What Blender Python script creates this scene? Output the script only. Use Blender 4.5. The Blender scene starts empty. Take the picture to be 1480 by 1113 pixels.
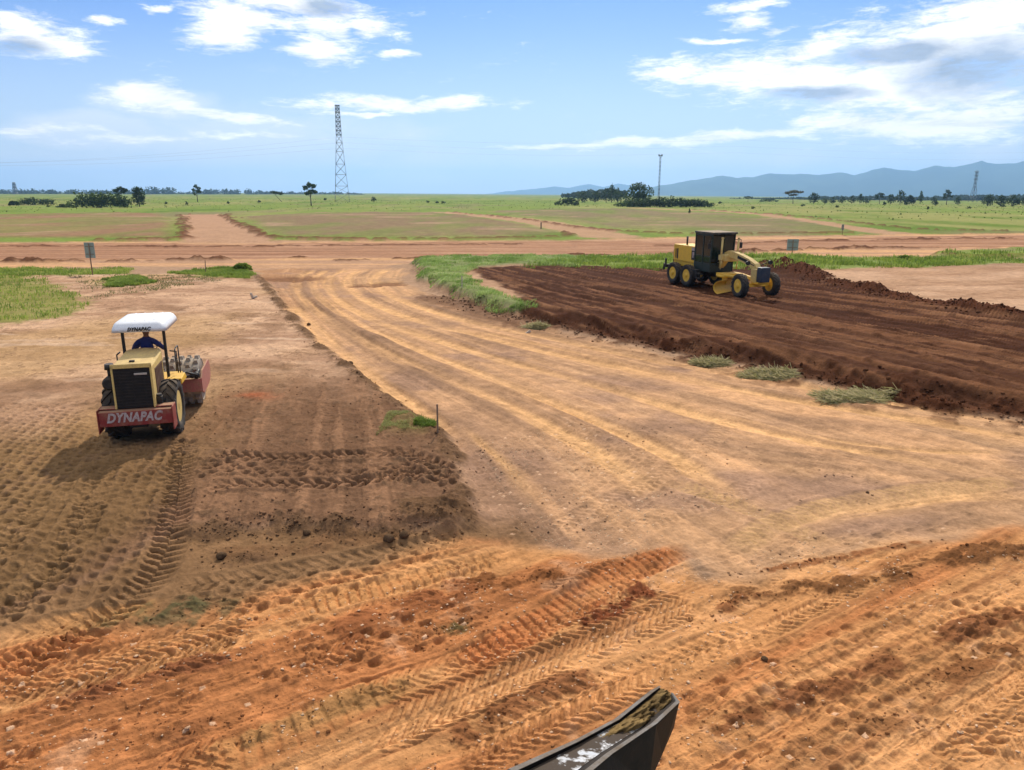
import bpy, bmesh, math, random
import numpy as np
from mathutils import Vector, Matrix, Quaternion
PI = math.pi
R = math.radians
rnd = random.Random(11)
scene = bpy.context.scene
col = scene.collection
# ------------------------------------------------------------------ camera geometry
FPX, W0, H0 = 1077.0, 1480.0, 1113.0
CAM_H = 6.0
PITCH = math.atan((H0/2 - 281.5)/FPX)
cP, sP = math.cos(PITCH), math.sin(PITCH)
def ray(u, v):
    a = (u - W0/2)/FPX; b = (v - H0/2)/FPX
    return np.array([a, cP - b*sP, -sP - b*cP])
def g(u, v, z=0.0):
    d = ray(u, v)
    t = (CAM_H - z)/-d[2]
    return (d[0]*t, d[1]*t)
def at(u, v, depth):
    d = ray(u, v)*depth
    return Vector((d[0], d[1], CAM_H + d[2]))
def at_y(u, y, z=0.0):
    """x of the point at forward distance y and height z seen at column u"""
    return (u - W0/2)/FPX*(y*cP + (CAM_H - z)*sP)
def Pw(pts, z=0.0):
    return np.array([g(u, v, z) for u, v in pts])
# ------------------------------------------------------------------ tags and links
def tag(o, label=None, cat=None, group=None, kind=None):
    if label: o['label'] = label
    if cat: o['category'] = cat
    if group: o['group'] = group
    if kind: o['kind'] = kind
    return o
def empty(name, loc=(0, 0, 0), rz=0.0, **k):
    o = bpy.data.objects.new(name, None); col.objects.link(o)
    o.location = loc; o.rotation_euler = (0, 0, rz); o.empty_display_size = .3
    return tag(o, **k)
def link_mesh(name, me, mats, parent=None, smooth=False):
    o = bpy.data.objects.new(name, me); col.objects.link(o)
    for m in (mats if isinstance(mats, (list, tuple)) else [mats]): me.materials.append(m)
    if smooth: me.polygons.foreach_set('use_smooth', [True]*len(me.polygons))
    if parent: o.parent = parent
    return o
class MB:
    """collects primitives into one mesh"""
    def __init__(s, M=None): s.bm = bmesh.new(); s.M = M or Matrix.Identity(4); s.mi = 0
    def _fin(s, vs, M=None):
        if M is not None: bmesh.ops.transform(s.bm, matrix=M, verts=vs)
        return vs
    def box(s, c, size, rot=None, bev=.012, seg=1):
        r = bmesh.ops.create_cube(s.bm, size=1.0); vs = r['verts']
        bmesh.ops.scale(s.bm, vec=size, verts=vs)
        if bev > 0:
            es = list({e for v in vs for e in v.link_edges})
            b = min(bev, min(size)*.45)
            q = bmesh.ops.bevel(s.bm, geom=es, offset=b, segments=seg, affect='EDGES', profile=.6)
            vs = list({v for f in q['faces'] for v in f.verts} | {v for v in vs if v.is_valid})
        M = Matrix.Translation(c)
        if rot is not None: M = M @ (rot if isinstance(rot, Matrix) else Matrix.Rotation(rot, 4, 'Z'))
        s._fin(vs, M)
        for f in {f for v in vs for f in v.link_faces}: f.material_index = s.mi
        return s
    def cyl(s, a, b, r0, r1=None, seg=12, caps=True):
        a, b = Vector(a), Vector(b); r1 = r0 if r1 is None else r1
        d = b - a; L = d.length
        r = bmesh.ops.create_cone(s.bm, cap_ends=caps, segments=seg, radius1=r0, radius2=r1, depth=L)
        q = Vector((0, 0, 1)).rotation_difference(d.normalized()).to_matrix().to_4x4()
        s._fin(r['verts'], Matrix.Translation((a+b)/2) @ q)
        for f in {f for v in r['verts'] for f in v.link_faces}:
            f.material_index = s.mi
            if len(f.verts) == 4: f.smooth = True
        return s
    def tube(s, pts, r, seg=8):
        pts = [Vector(p) for p in pts]
        for i in range(len(pts)-1): s.cyl(pts[i], pts[i+1], r, r, seg)
        for p in pts[1:-1]: s.ball(p, r*1.02, 8, 6)
        return s
    def ball(s, c, r, u=12, v=8, scale=None):
        q = bmesh.ops.create_uvsphere(s.bm, u_segments=u, v_segments=v, radius=1)
        sc = scale or (r, r, r)
        s._fin(q['verts'], Matrix.Translation(c) @ Matrix.Diagonal((*sc, 1)))
        for f in {f for w in q['verts'] for f in w.link_faces}: f.smooth = True; f.material_index = s.mi
        return s
    def lathe(s, prof, c, axis='X', seg=32, smooth=True, closed=False):
        """prof: (radius, along) pairs, turned about axis through c"""
        rings = []
        for k in range(seg):
            an = 2*PI*k/seg; ring = []
            for r_, l in prof:
                if axis == 'X': p = Vector((l, r_*math.cos(an), r_*math.sin(an)))
                elif axis == 'Y': p = Vector((r_*math.sin(an), l, r_*math.cos(an)))
                else: p = Vector((r_*math.cos(an), r_*math.sin(an), l))
                ring.append(s.bm.verts.new(p + Vector(c)))
            rings.append(ring)
        n = len(prof)
        for k in range(seg):
            A, B = rings[k], rings[(k+1) % seg]
            for i in range(n if closed else n-1):
                j = (i+1) % n
                f = s.bm.faces.new((A[i], A[j], B[j], B[i])); f.smooth = smooth; f.material_index = s.mi
        if not closed:
            for e in (0, n-1):
                if prof[e][0] > 1e-4:
                    f = s.bm.faces.new([rings[k][e] for k in range(seg)]); f.material_index = s.mi
        return s
    def prism(s, pts, x0, x1, bev=.01):
        """outline in (y,z) extruded along x"""
        A = [s.bm.verts.new((x0, y, z)) for y, z in pts]; B = [s.bm.verts.new((x1, y, z)) for y, z in pts]
        n = len(pts); fs = [s.bm.faces.new(A), s.bm.faces.new(B[::-1])]
        for i in range(n): fs.append(s.bm.faces.new((A[i], B[i], B[(i+1) % n], A[(i+1) % n])))
        bmesh.ops.recalc_face_normals(s.bm, faces=fs)
        for f in fs: f.material_index = s.mi
        if bev:
            es = list({e for f in fs for e in f.edges})
            bmesh.ops.bevel(s.bm, geom=es, offset=bev, segments=1, affect='EDGES')
        return s
    def loft(s, loops, cap=True, smooth=False, closed=True):
        rows = [[s.bm.verts.new(p) for p in lp] for lp in loops]
        n = len(rows[0]); fs = []
        for a, b in zip(rows, rows[1:]):
            for i in range(n if closed else n-1):
                f = s.bm.faces.new((a[i], a[(i+1) % n], b[(i+1) % n], b[i])); f.smooth = smooth; fs.append(f)
        if cap:
            fs.append(s.bm.faces.new(rows[0][::-1])); fs.append(s.bm.faces.new(rows[-1]))
        bmesh.ops.recalc_face_normals(s.bm, faces=fs)
        for f in fs: f.material_index = s.mi
        return s
    def build(s, name, mats, parent=None):
        me = bpy.data.meshes.new(name)
        bmesh.ops.transform(s.bm, matrix=s.M, verts=s.bm.verts)
        s.bm.to_mesh(me); s.bm.free()
        return link_mesh(name, me, mats, parent)
def copy_tree(o, parent=None):
    c = o.copy(); col.objects.link(c)
    if parent: c.parent = parent
    for ch in list(o.children): copy_tree(ch, c)
    return c
def np_mesh(name, V, F, attrs=None):
    """V (n,3); F (m,k) all faces of one size"""
    me = bpy.data.meshes.new(name)
    V = np.ascontiguousarray(V, dtype=np.float32); F = np.ascontiguousarray(F, dtype=np.int32)
    k = F.shape[1]
    me.vertices.add(len(V)); me.vertices.foreach_set('co', V.ravel())
    me.loops.add(F.size); me.loops.foreach_set('vertex_index', F.ravel())
    me.polygons.add(len(F))
    me.polygons.foreach_set('loop_start', np.arange(0, F.size, k, dtype=np.int32))
    me.polygons.foreach_set('loop_total', np.full(len(F), k, dtype=np.int32))
    for nm, A in (attrs or {}).items():
        if A.ndim == 2:
            at_ = me.attributes.new(nm, 'FLOAT_COLOR', 'POINT')
            B = np.ones((len(V), 4), np.float32); B[:, :3] = A; at_.data.foreach_set('color', B.ravel())
        else:
            at_ = me.attributes.new(nm, 'FLOAT', 'POINT'); at_.data.foreach_set('value', A.astype(np.float32))
    me.update(calc_edges=True)
    return me
# ------------------------------------------------------------------ materials
def new_mat(name):
    m = bpy.data.materials.new(name); m.use_nodes = True
    nt = m.node_tree; nt.nodes.clear()
    out = nt.nodes.new('ShaderNodeOutputMaterial')
    return m, nt, out
def N(nt, typ, **k):
    n = nt.nodes.new(typ)
    for a, b in k.items():
        if a.startswith('i_'):
            key = a[2:]; n.inputs[int(key) if key.isdigit() else key.replace('_', ' ')].default_value = b
        else: setattr(n, a, b)
    return n
def LK(nt, a, b): nt.links.new(a, b)
def paint(name, c, rough=.5, metal=0.0, dust=.35, dustc=(.36, .24, .13), scale=5.0, spec=.4):
    m, nt, out = new_mat(name)
    b = N(nt, 'ShaderNodeBsdfPrincipled'); LK(nt, b.outputs[0], out.inputs[0])
    tc = N(nt, 'ShaderNodeTexCoord')
    n1 = N(nt, 'ShaderNodeTexNoise', i_Scale=scale, i_Detail=6.0, i_Roughness=.65); LK(nt, tc.outputs['Object'], n1.inputs['Vector'])
    n2 = N(nt, 'ShaderNodeTexNoise', i_Scale=scale*7, i_Detail=4.0); LK(nt, tc.outputs['Object'], n2.inputs['Vector'])
    ge = N(nt, 'ShaderNodeNewGeometry'); sx = N(nt, 'ShaderNodeSeparateXYZ'); LK(nt, ge.outputs['Normal'], sx.inputs[0])
    up = N(nt, 'ShaderNodeMapRange', i_1=.2, i_2=1.0, i_3=0.0, i_4=.35); LK(nt, sx.outputs[2], up.inputs[0])
    ad = N(nt, 'ShaderNodeMath', operation='ADD'); LK(nt, n1.outputs[0], ad.inputs[0]); LK(nt, up.outputs[0], ad.inputs[1])
    mr = N(nt, 'ShaderNodeMapRange', i_1=.42, i_2=.95, i_3=0.0, i_4=dust*1.6); LK(nt, ad.outputs[0], mr.inputs[0])
    mx = N(nt, 'ShaderNodeMix', data_type='RGBA', clamp_factor=True); mx.inputs[6].default_value = (*c, 1); mx.inputs[7].default_value = (*dustc, 1)
    LK(nt, mr.outputs[0], mx.inputs[0])
    v = N(nt, 'ShaderNodeMapRange', i_1=.3, i_2=.7, i_3=.86, i_4=1.1); LK(nt, n2.outputs[0], v.inputs[0])
    mu = N(nt, 'ShaderNodeMix', data_type='RGBA', blend_type='MULTIPLY'); mu.inputs[0].default_value = 1
    LK(nt, mx.outputs[2], mu.inputs[6]); LK(nt, v.outputs[0], mu.inputs[7])
    LK(nt, mu.outputs[2], b.inputs['Base Color'])
    rr = N(nt, 'ShaderNodeMapRange', i_1=0.0, i_2=.5, i_3=rough, i_4=min(.95, rough+.35)); LK(nt, mr.outputs[0], rr.inputs[0]); LK(nt, rr.outputs[0], b.inputs['Roughness'])
    b.inputs['Metallic'].default_value = metal; b.inputs['Specular IOR Level'].default_value = spec
    bp = N(nt, 'ShaderNodeBump', i_Strength=.12, i_Distance=.01); LK(nt, n2.outputs[0], bp.inputs['Height']); LK(nt, bp.outputs[0], b.inputs['Normal'])
    return m
def leafmat(name, dark, light, scale, trans=.35, vary=True):
    m, nt, out = new_mat(name)
    tc = N(nt, 'ShaderNodeTexCoord'); oi = N(nt, 'ShaderNodeObjectInfo')
    n1 = N(nt, 'ShaderNodeTexNoise', i_Scale=scale, i_Detail=3.0); LK(nt, tc.outputs['Object'], n1.inputs['Vector'])
    mr = N(nt, 'ShaderNodeMapRange', i_1=.35, i_2=.68); LK(nt, n1.outputs[0], mr.inputs[0])
    mx = N(nt, 'ShaderNodeMix', data_type='RGBA'); mx.inputs[6].default_value = (*dark, 1); mx.inputs[7].default_value = (*light, 1)
    LK(nt, mr.outputs[0], mx.inputs[0])
    d = N(nt, 'ShaderNodeBsdfPrincipled', i_Roughness=.75); d.inputs['Specular IOR Level'].default_value = .15
    t = N(nt, 'ShaderNodeBsdfTranslucent'); LK(nt, mx.outputs[2], d.inputs['Base Color']); LK(nt, mx.outputs[2], t.inputs[0])
    s = N(nt, 'ShaderNodeMixShader'); s.inputs[0].default_value = trans
    LK(nt, d.outputs[0], s.inputs[1]); LK(nt, t.outputs[0], s.inputs[2]); LK(nt, s.outputs[0], out.inputs[0])
    return m
def attrleaf(name, trans=.4, rough=.7):
    m, nt, out = new_mat(name)
    a = N(nt, 'ShaderNodeAttribute', attribute_name='Col')
    d = N(nt, 'ShaderNodeBsdfPrincipled', i_Roughness=rough); d.inputs['Specular IOR Level'].default_value = .15
    t = N(nt, 'ShaderNodeBsdfTranslucent'); LK(nt, a.outputs['Color'], d.inputs['Base Color']); LK(nt, a.outputs['Color'], t.inputs[0])
    s = N(nt, 'ShaderNodeMixShader'); s.inputs[0].default_value = trans
    LK(nt, d.outputs[0], s.inputs[1]); LK(nt, t.outputs[0], s.inputs[2]); LK(nt, s.outputs[0], out.inputs[0])
    return m
def soilmat(name, bump=1.0, fine=1.0):
    m, nt, out = new_mat(name)
    b = N(nt, 'ShaderNodeBsdfPrincipled', i_Roughness=.95); b.inputs['Specular IOR Level'].default_value = .02
    LK(nt, b.outputs[0], out.inputs[0])
    a = N(nt, 'ShaderNodeAttribute', attribute_name='Col'); tc = N(nt, 'ShaderNodeTexCoord')
    ns = []
    for sc, de in ((2.3, 8.0), (14.0, 6.0), (60.0, 4.0)):
        n = N(nt, 'ShaderNodeTexNoise', i_Scale=sc*fine, i_Detail=de, i_Roughness=.62); LK(nt, tc.outputs['Object'], n.inputs['Vector']); ns.append(n)
    v = N(nt, 'ShaderNodeMapRange', i_1=.28, i_2=.72, i_3=.78, i_4=1.2); LK(nt, ns[0].outputs[0], v.inputs[0])
    v2 = N(nt, 'ShaderNodeMapRange', i_1=.3, i_2=.7, i_3=.82, i_4=1.17); LK(nt, ns[1].outputs[0], v2.inputs[0])
    mm = N(nt, 'ShaderNodeMath', operation='MULTIPLY'); LK(nt, v.outputs[0], mm.inputs[0]); LK(nt, v2.outputs[0], mm.inputs[1])
    mu = N(nt, 'ShaderNodeMix', data_type='RGBA', blend_type='MULTIPLY'); mu.inputs[0].default_value = 1
    LK(nt, a.outputs['Color'], mu.inputs[6]); LK(nt, mm.outputs[0], mu.inputs[7]); LK(nt, mu.outputs[2], b.inputs['Base Color'])
    h = N(nt, 'ShaderNodeMath', operation='MULTIPLY_ADD'); h.inputs[1].default_value = .35
    LK(nt, ns[2].outputs[0], h.inputs[0]); LK(nt, ns[1].outputs[0], h.inputs[2])
    bp = N(nt, 'ShaderNodeBump', i_Strength=.55*bump, i_Distance=.05); LK(nt, h.outputs[0], bp.inputs['Height']); LK(nt, bp.outputs[0], b.inputs['Normal'])
    return m
M = {}
M['yellow'] = paint('yellow_paint', (.88, .51, .04), .45, dust=.25)
M['cream'] = paint('faded_yellow_paint', (.74, .53, .17), .5, dust=.4)
M['red'] = paint('red_paint', (.27, .032, .026), .55, dust=.5)
M['dullred'] = paint('faded_red_paint', (.42, .13, .10), .6, dust=.6)
M['white'] = paint('white_paint', (.78, .79, .80), .4, dust=.06)
M['black'] = paint('black_paint', (.015, .015, .016), .5, dust=.10)
M['grille'] = paint('black_grille', (.008, .008, .009), .6, dust=.05)
M['rubber'] = paint('tyre_rubber', (.025, .023, .021), .8, dust=.45, dustc=(.17, .12, .075), scale=7)
M['steel'] = paint('dusty_steel', (.34, .30, .25), .55, metal=.25, dust=.7, dustc=(.45, .34, .23))
M['letter'] = paint('worn_white_letter', (.52, .46, .42), .6, dust=.75, dustc=(.33, .09, .06), scale=16)
M['letterblack'] = paint('black_letter', (.012, .012, .014), .5, dust=.02)
M['silver'] = paint('silver_strip', (.5, .5, .5), .35, metal=.6, dust=.2)
M['bluenose'] = paint('dark_blue_panel', (.018, .035, .06), .4, dust=.15)
M['wood'] = paint('weathered_wood', (.22, .15, .10), .85, dust=.3)
M['palewood'] = paint('pale_wood', (.5, .42, .33), .85, dust=.2)
M['sign'] = paint('grey_sign_back', (.27, .33, .29), .5, dust=.12, scale=2)
M['galv'] = paint('galvanised_steel', (.16, .18, .20), .5, metal=.3, dust=.05, scale=.4)
M['shirt'] = paint('blue_shirt', (.02, .035, .16), .85, dust=.05)
M['trouser'] = paint('dark_trousers', (.03, .03, .04), .85, dust=.1)
M['skin'] = paint('skin', (.20, .09, .05), .6, dust=0)
M['cap'] = paint('dark_cap', (.02, .018, .03), .8, dust=.05)
M['soil'] = soilmat('soil')
M['soil_far'] = soilmat('field_soil', .6, .35)
M['clod'] = soilmat('clod_soil', 1.0, 3.0)
M['grass'] = attrleaf('grass_blade', .45)
M['leaf_dark'] = leafmat('dark_foliage', (.028, .046, .018), (.08, .115, .036), .5, .3)
M['leaf_mid'] = leafmat('mid_foliage', (.035, .058, .018), (.10, .145, .04), .5, .35)
M['leaf_bright'] = leafmat('bright_foliage', (.12, .18, .03), (.26, .34, .06), 1.2, .45)
M['leaf_dry'] = leafmat('dry_foliage', (.09, .085, .04), (.19, .17, .085), .5, .35)
M['leaf_far'] = leafmat('far_foliage', (.05, .075, .04), (.09, .12, .06), .08, .2)
M['bark'] = paint('bark', (.09, .07, .055), .9, dust=.1, scale=2)
def glassmat():
    m, nt, out = new_mat('dark_cab_glass')
    b = N(nt, 'ShaderNodeBsdfPrincipled', i_Roughness=.06); b.inputs['Base Color'].default_value = (.012, .03, .026, 1)
    b.inputs['Specular IOR Level'].default_value = .6
    t = N(nt, 'ShaderNodeBsdfTransparent'); t.inputs[0].default_value = (.10, .16, .14, 1)
    s = N(nt, 'ShaderNodeMixShader'); s.inputs[0].default_value = .72
    LK(nt, t.outputs[0], s.inputs[1]); LK(nt, b.outputs[0], s.inputs[2]); LK(nt, s.outputs[0], out.inputs[0])
    return m
M['glass'] = glassmat()
# ------------------------------------------------------------------ camera, sun
cd = bpy.data.cameras.new('camera'); cam = bpy.data.objects.new('camera', cd); col.objects.link(cam)
cd.sensor_fit = 'HORIZONTAL'; cd.sensor_width = 36; cd.lens = 36*FPX/W0; cd.clip_start = .1; cd.clip_end = 60000
cam.location = (0, 0, CAM_H); cam.rotation_euler = (PI/2 - PITCH, 0, 0)
scene.camera = cam
SUN_AZ, SUN_EL = R(6), R(40)
sd_ = bpy.data.lights.new('sun', 'SUN'); sun = bpy.data.objects.new('sun', sd_); col.objects.link(sun)
sd_.energy = 4.0; sd_.angle = R(.9); sd_.color = (1.0, .93, .82)
sun_dir = Vector((math.sin(SUN_AZ)*math.cos(SUN_EL), math.cos(SUN_AZ)*math.cos(SUN_EL), math.sin(SUN_EL)))
sun.rotation_euler = sun_dir.to_track_quat('Z', 'Y').to_euler(); sun.location = (0, 0, 60)
vs_ = scene.view_settings
vs_.view_transform = 'Standard'; vs_.look = 'None'; vs_.gamma = 1; vs_.exposure = .20; vs_.use_curve_mapping = False
# ------------------------------------------------------------------ sky with clouds
SKYT = (.63, .73, 1.0, 1)
def make_world():
    w = bpy.data.worlds.new('World'); scene.world = w; w.use_nodes = True
    nt = w.node_tree; nt.nodes.clear()
    out = N(nt, 'ShaderNodeOutputWorld'); bg = N(nt, 'ShaderNodeBackground', i_Strength=.10); LK(nt, bg.outputs[0], out.inputs[0])
    sky = N(nt, 'ShaderNodeTexSky', sky_type='NISHITA', sun_disc=False, sun_elevation=SUN_EL, sun_rotation=SUN_AZ, altitude=300, air_density=1.0, dust_density=.5, ozone_density=2.5)
    gm_ = N(nt, 'ShaderNodeMix', data_type='RGBA', blend_type='MULTIPLY'); gm_.inputs[0].default_value = 1; LK(nt, sky.outputs[0], gm_.inputs[6]); gm_.inputs[7].default_value = SKYT
    hs = N(nt, 'ShaderNodeHueSaturation', i_Saturation=1.15, i_Value=1.0); LK(nt, gm_.outputs[2], hs.inputs['Color'])
    tc = N(nt, 'ShaderNodeTexCoord'); sp = N(nt, 'ShaderNodeSeparateXYZ'); LK(nt, tc.outputs['Generated'], sp.inputs[0])
    def mth(op, a, b=None, c=None):
        n = N(nt, 'ShaderNodeMath', operation=op)
        for i, x in enumerate((a, b, c)):
            if x is None: continue
            if isinstance(x, (int, float)): n.inputs[i].default_value = x
            else: LK(nt, x, n.inputs[i])
        return n.outputs[0]
    az = mth('ARCTAN2', sp.outputs[0], sp.outputs[1]); el = mth('ARCSINE', sp.outputs[2])
    def comb(a, b):
        c = N(nt, 'ShaderNodeCombineXYZ'); LK(nt, a, c.inputs[0]); LK(nt, b, c.inputs[1]); return c.outputs[0]
    base = comb(az, el)
    def noise(vec, sx, sy, scale, det, rough=.55, dist=0.0, off=0):
        mp = N(nt, 'ShaderNodeMapping'); mp.inputs['Scale'].default_value = (sx, sy, 1); mp.inputs['Location'].default_value = (off, off*.7, off*.3)
        LK(nt, vec, mp.inputs[0])
        n = N(nt, 'ShaderNodeTexNoise', i_Scale=scale, i_Detail=det, i_Roughness=rough, i_Distortion=dist); LK(nt, mp.outputs[0], n.inputs['Vector'])
        return n
    wn = noise(base, 1, 2.2, 9.0, 5.0)
    ws = N(nt, 'ShaderNodeVectorMath', operation='MULTIPLY_ADD'); LK(nt, wn.outputs['Color'], ws.inputs[0])
    ws.inputs[1].default_value = (.10, .035, 0); 
    of = N(nt, 'ShaderNodeVectorMath', operation='ADD'); LK(nt, base, of.inputs[0]); of.inputs[1].default_value = (-.05, -.0175, 0)
    LK(nt, of.outputs[0], ws.inputs[2]); wv = ws.outputs[0]
    def mask(u, v, rx, ry, rot=0.0, amt=1.0, core=.15):
        d = ray(u, v); d = d/np.linalg.norm(d); a0, e0 = math.atan2(d[0], d[1]), math.asin(d[2])
        dx = ray(u+rx, v); dx /= np.linalg.norm(dx); wx = abs(math.atan2(dx[0], dx[1])-a0)
        wy = ry/FPX*.95
        sb = N(nt, 'ShaderNodeVectorMath', operation='SUBTRACT'); LK(nt, wv, sb.inputs[0]); sb.inputs[1].default_value = (a0, e0, 0)
        v_ = sb.outputs[0]
        if rot:
            ro = N(nt, 'ShaderNodeVectorRotate', rotation_type='Z_AXIS'); ro.inputs['Angle'].default_value = -R(rot); LK(nt, v_, ro.inputs['Vector']); v_ = ro.outputs[0]
        sc = N(nt, 'ShaderNodeVectorMath', operation='MULTIPLY'); LK(nt, v_, sc.inputs[0]); sc.inputs[1].default_value = (1/wx, 1/wy, 0)
        ln = N(nt, 'ShaderNodeVectorMath', operation='LENGTH'); LK(nt, sc.outputs[0], ln.inputs[0])
        mr = N(nt, 'ShaderNodeMapRange', i_1=1.35, i_2=core, i_3=0.0, i_4=amt); LK(nt, ln.outputs['Value'], mr.inputs[0])
        return mr.outputs[0]
    def total(lst):
        t = None
        for a in lst:
            m_ = mask(*a); t = m_ if t is None else mth('MAXIMUM', t, m_)
        return t
    thick = total([(35, 186, 120, 9, 2, .72), (200, 200, 130, 8, 3, .7), (360, 195, 120, 5, -4, .66), (60, 52, 100, 26, -3), (15, 28, 50, 18), (168, 21, 26, 7), (222, 11, 16, 7), (322, 52, 64, 26), (430, 8, 150, 22, -6), (470, 34, 70, 20, -12), (540, 34, 55, 14, -15),
        (466, 68, 70, 19), (578, 78, 32, 6), (215, 137, 58, 22), (250, 148, 50, 12, -10), (345, 168, 115, 9, -7), (570, 149, 170, 13), (525, 164, 60, 5), (640, 152, 60, 12),
        (1130, 105, 240, 25, -4), (1250, 125, 260, 40, -3), (1380, 60, 230, 50, 6), (1430, 25, 150, 45, 8), (1400, 170, 190, 32), (1240, 180, 110, 22), (980, 103, 75, 12),
        (1080, 196, 170, 9, 3), (940, 205, 160, 9, 4), (820, 212, 120, 6, 3), (1075, 4, 70, 9), (1068, 26, 40, 14, 0, .85), (1110, 36, 40, 9, 0, .8), (1030, 56, 50, 5, 0, .9), (1180, 70, 120, 18, 6), (1330, 105, 260, 85, 2, .88), (1440, 60, 150, 80, 0, .8), (1110, 118, 190, 22, -3), (1330, 180, 200, 26), (90, 60, 60, 16), (350, 20, 110, 26, -4)])
    overhead_fill = N(nt, 'ShaderNodeMapRange', i_1=.40, i_2=.80, i_3=0.0, i_4=.78); LK(nt, el, overhead_fill.inputs[0]); thick = mth('MAXIMUM', thick, overhead_fill.outputs[0])  # unseen bright cloud overhead, added as neutral fill to open up the shadows
    faint = total([(130, 192, 110, 26, 0, 1.1), (230, 150, 90, 26, 0, .9), (15, 190, 40, 10, 0, .7), (350, 205, 260, 50, 0, .75), (1440, 228, 80, 20, 0, .8), (880, 235, 260, 32, 0, .5), (1140, 235, 120, 22, 0, .5), (620, 240, 150, 30, 0, .5), (200, 240, 400, 40, 0, .55)])
    n1 = noise(base, 1, 3.4, 13.0, 10.0, .66, .5); n2 = noise(base, 1, 2.4, 7.0, 8.0, .6, .4, 3.3); n3 = noise(base, 1, 4.5, 34.0, 8.0, .68, .6, 7.7)
    nn = mth('MULTIPLY_ADD', n3.outputs[0], .5, mth('MULTIPLY', n1.outputs[0], .5))
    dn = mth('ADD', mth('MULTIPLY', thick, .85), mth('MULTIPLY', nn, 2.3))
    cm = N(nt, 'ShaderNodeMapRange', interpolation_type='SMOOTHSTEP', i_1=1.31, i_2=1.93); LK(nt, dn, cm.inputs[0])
    df = mth('ADD', faint, mth('MULTIPLY', mth('MULTIPLY_ADD', n1.outputs[0], .5, mth('MULTIPLY', n2.outputs[0], .5)), 1.3))
    cf = N(nt, 'ShaderNodeMapRange', interpolation_type='SMOOTHSTEP', i_1=.72, i_2=1.3, i_4=.72); LK(nt, df, cf.inputs[0])
    # self shading of the thick clouds: grey where dense
    grey = total([(1410, 98, 150, 34), (1300, 78, 110, 14), (470, 10, 50, 12), (30, 64, 60, 12), (1180, 140, 90, 10)])
    gs = mth('MULTIPLY', grey, n2.outputs[0])
    gm = N(nt, 'ShaderNodeMapRange', i_1=.08, i_2=.42, i_3=0.0, i_4=1.0); LK(nt, gs, gm.inputs[0])
    cw = N(nt, 'ShaderNodeMix', data_type='RGBA'); cw.inputs[6].default_value = (11.5, 11.4, 11.2, 1); cw.inputs[7].default_value = (4.2, 5.0, 6.3, 1); LK(nt, gm.outputs[0], cw.inputs[0])
    vr = N(nt, 'ShaderNodeMapRange', i_1=.3, i_2=.62, i_3=.8, i_4=1.08); LK(nt, n1.outputs[0], vr.inputs[0])
    cv = N(nt, 'ShaderNodeMix', data_type='RGBA', blend_type='MULTIPLY'); cv.inputs[0].default_value = 1; LK(nt, cw.outputs[2], cv.inputs[6]); LK(nt, vr.outputs[0], cv.inputs[7])
    hz_ = N(nt, 'ShaderNodeMapRange', interpolation_type='SMOOTHSTEP', i_1=-.02, i_2=.27, i_3=.85, i_4=0.0); LK(nt, el, hz_.inputs[0]); m0 = N(nt, 'ShaderNodeMix', data_type='RGBA'); LK(nt, hz_.outputs[0], m0.inputs[0]); LK(nt, hs.outputs[0], m0.inputs[6]); m0.inputs[7].default_value = (6.9, 8.2, 9.4, 1)
    m1 = N(nt, 'ShaderNodeMix', data_type='RGBA'); LK(nt, cf.outputs[0], m1.inputs[0]); LK(nt, m0.outputs[2], m1.inputs[6]); m1.inputs[7].default_value = (8.2, 8.8, 9.6, 1)
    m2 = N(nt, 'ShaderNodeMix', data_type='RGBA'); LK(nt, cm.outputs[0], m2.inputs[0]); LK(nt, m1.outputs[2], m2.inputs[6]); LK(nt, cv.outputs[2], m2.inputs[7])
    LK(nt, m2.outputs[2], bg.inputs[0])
    return w
make_world()
# ------------------------------------------------------------------ numpy noise and geometry
f4 = np.float32
TAB = np.random.RandomState(5).rand(512, 512).astype(f4)
def vn(x, y, off=0):
    xi = np.floor(x); yi = np.floor(y); fx = (x - xi).astype(f4); fy = (y - yi).astype(f4)
    xi = (xi.astype(np.int64) + off*37) & 511; yi = (yi.astype(np.int64) + off*91) & 511
    x1 = (xi+1) & 511; y1 = (yi+1) & 511
    fx = fx*fx*(3-2*fx); fy = fy*fy*(3-2*fy)
    a = TAB[yi, xi]; b = TAB[yi, x1]; c = TAB[y1, xi]; d = TAB[y1, x1]
    return (a + (b-a)*fx)*(1-fy) + (c + (d-c)*fx)*fy
def fbm(x, y, o=4, gain=.5, off=0):
    """about -1 .. 1"""
    t = 0; a = 1.0; s = 0
    for i in range(o):
        t = t + a*vn(x*(2.03**i) + 17.3*i, y*(2.03**i) + 9.1*i, off+i); s += a; a *= gain
    return ((t/s) - .5)*(2.0*1.35)
def sstep(a, b, x):
    t = np.clip((x - a)/(b - a), 0, 1); return t*t*(3-2*t)
def lerp(C, c, m):
    m = np.clip(m, 0, 1)[:, None]
    return C*(1-m) + np.asarray(c, f4)*m
def spline(pts, n=8):
    P = np.array(pts, float)
    if len(P) < 3: return P
    Q = np.vstack([2*P[0]-P[1], P, 2*P[-1]-P[-2]]); out = []
    for i in range(1, len(Q)-2):
        p0, p1, p2, p3 = Q[i-1:i+3]
        for k in range(n):
            t = k/n
            out.append(.5*((2*p1) + (-p0+p2)*t + (2*p0-5*p1+4*p2-p3)*t*t + (-p0+3*p1-3*p2+p3)*t**3))
    out.append(P[-1]); return np.array(out)
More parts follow.
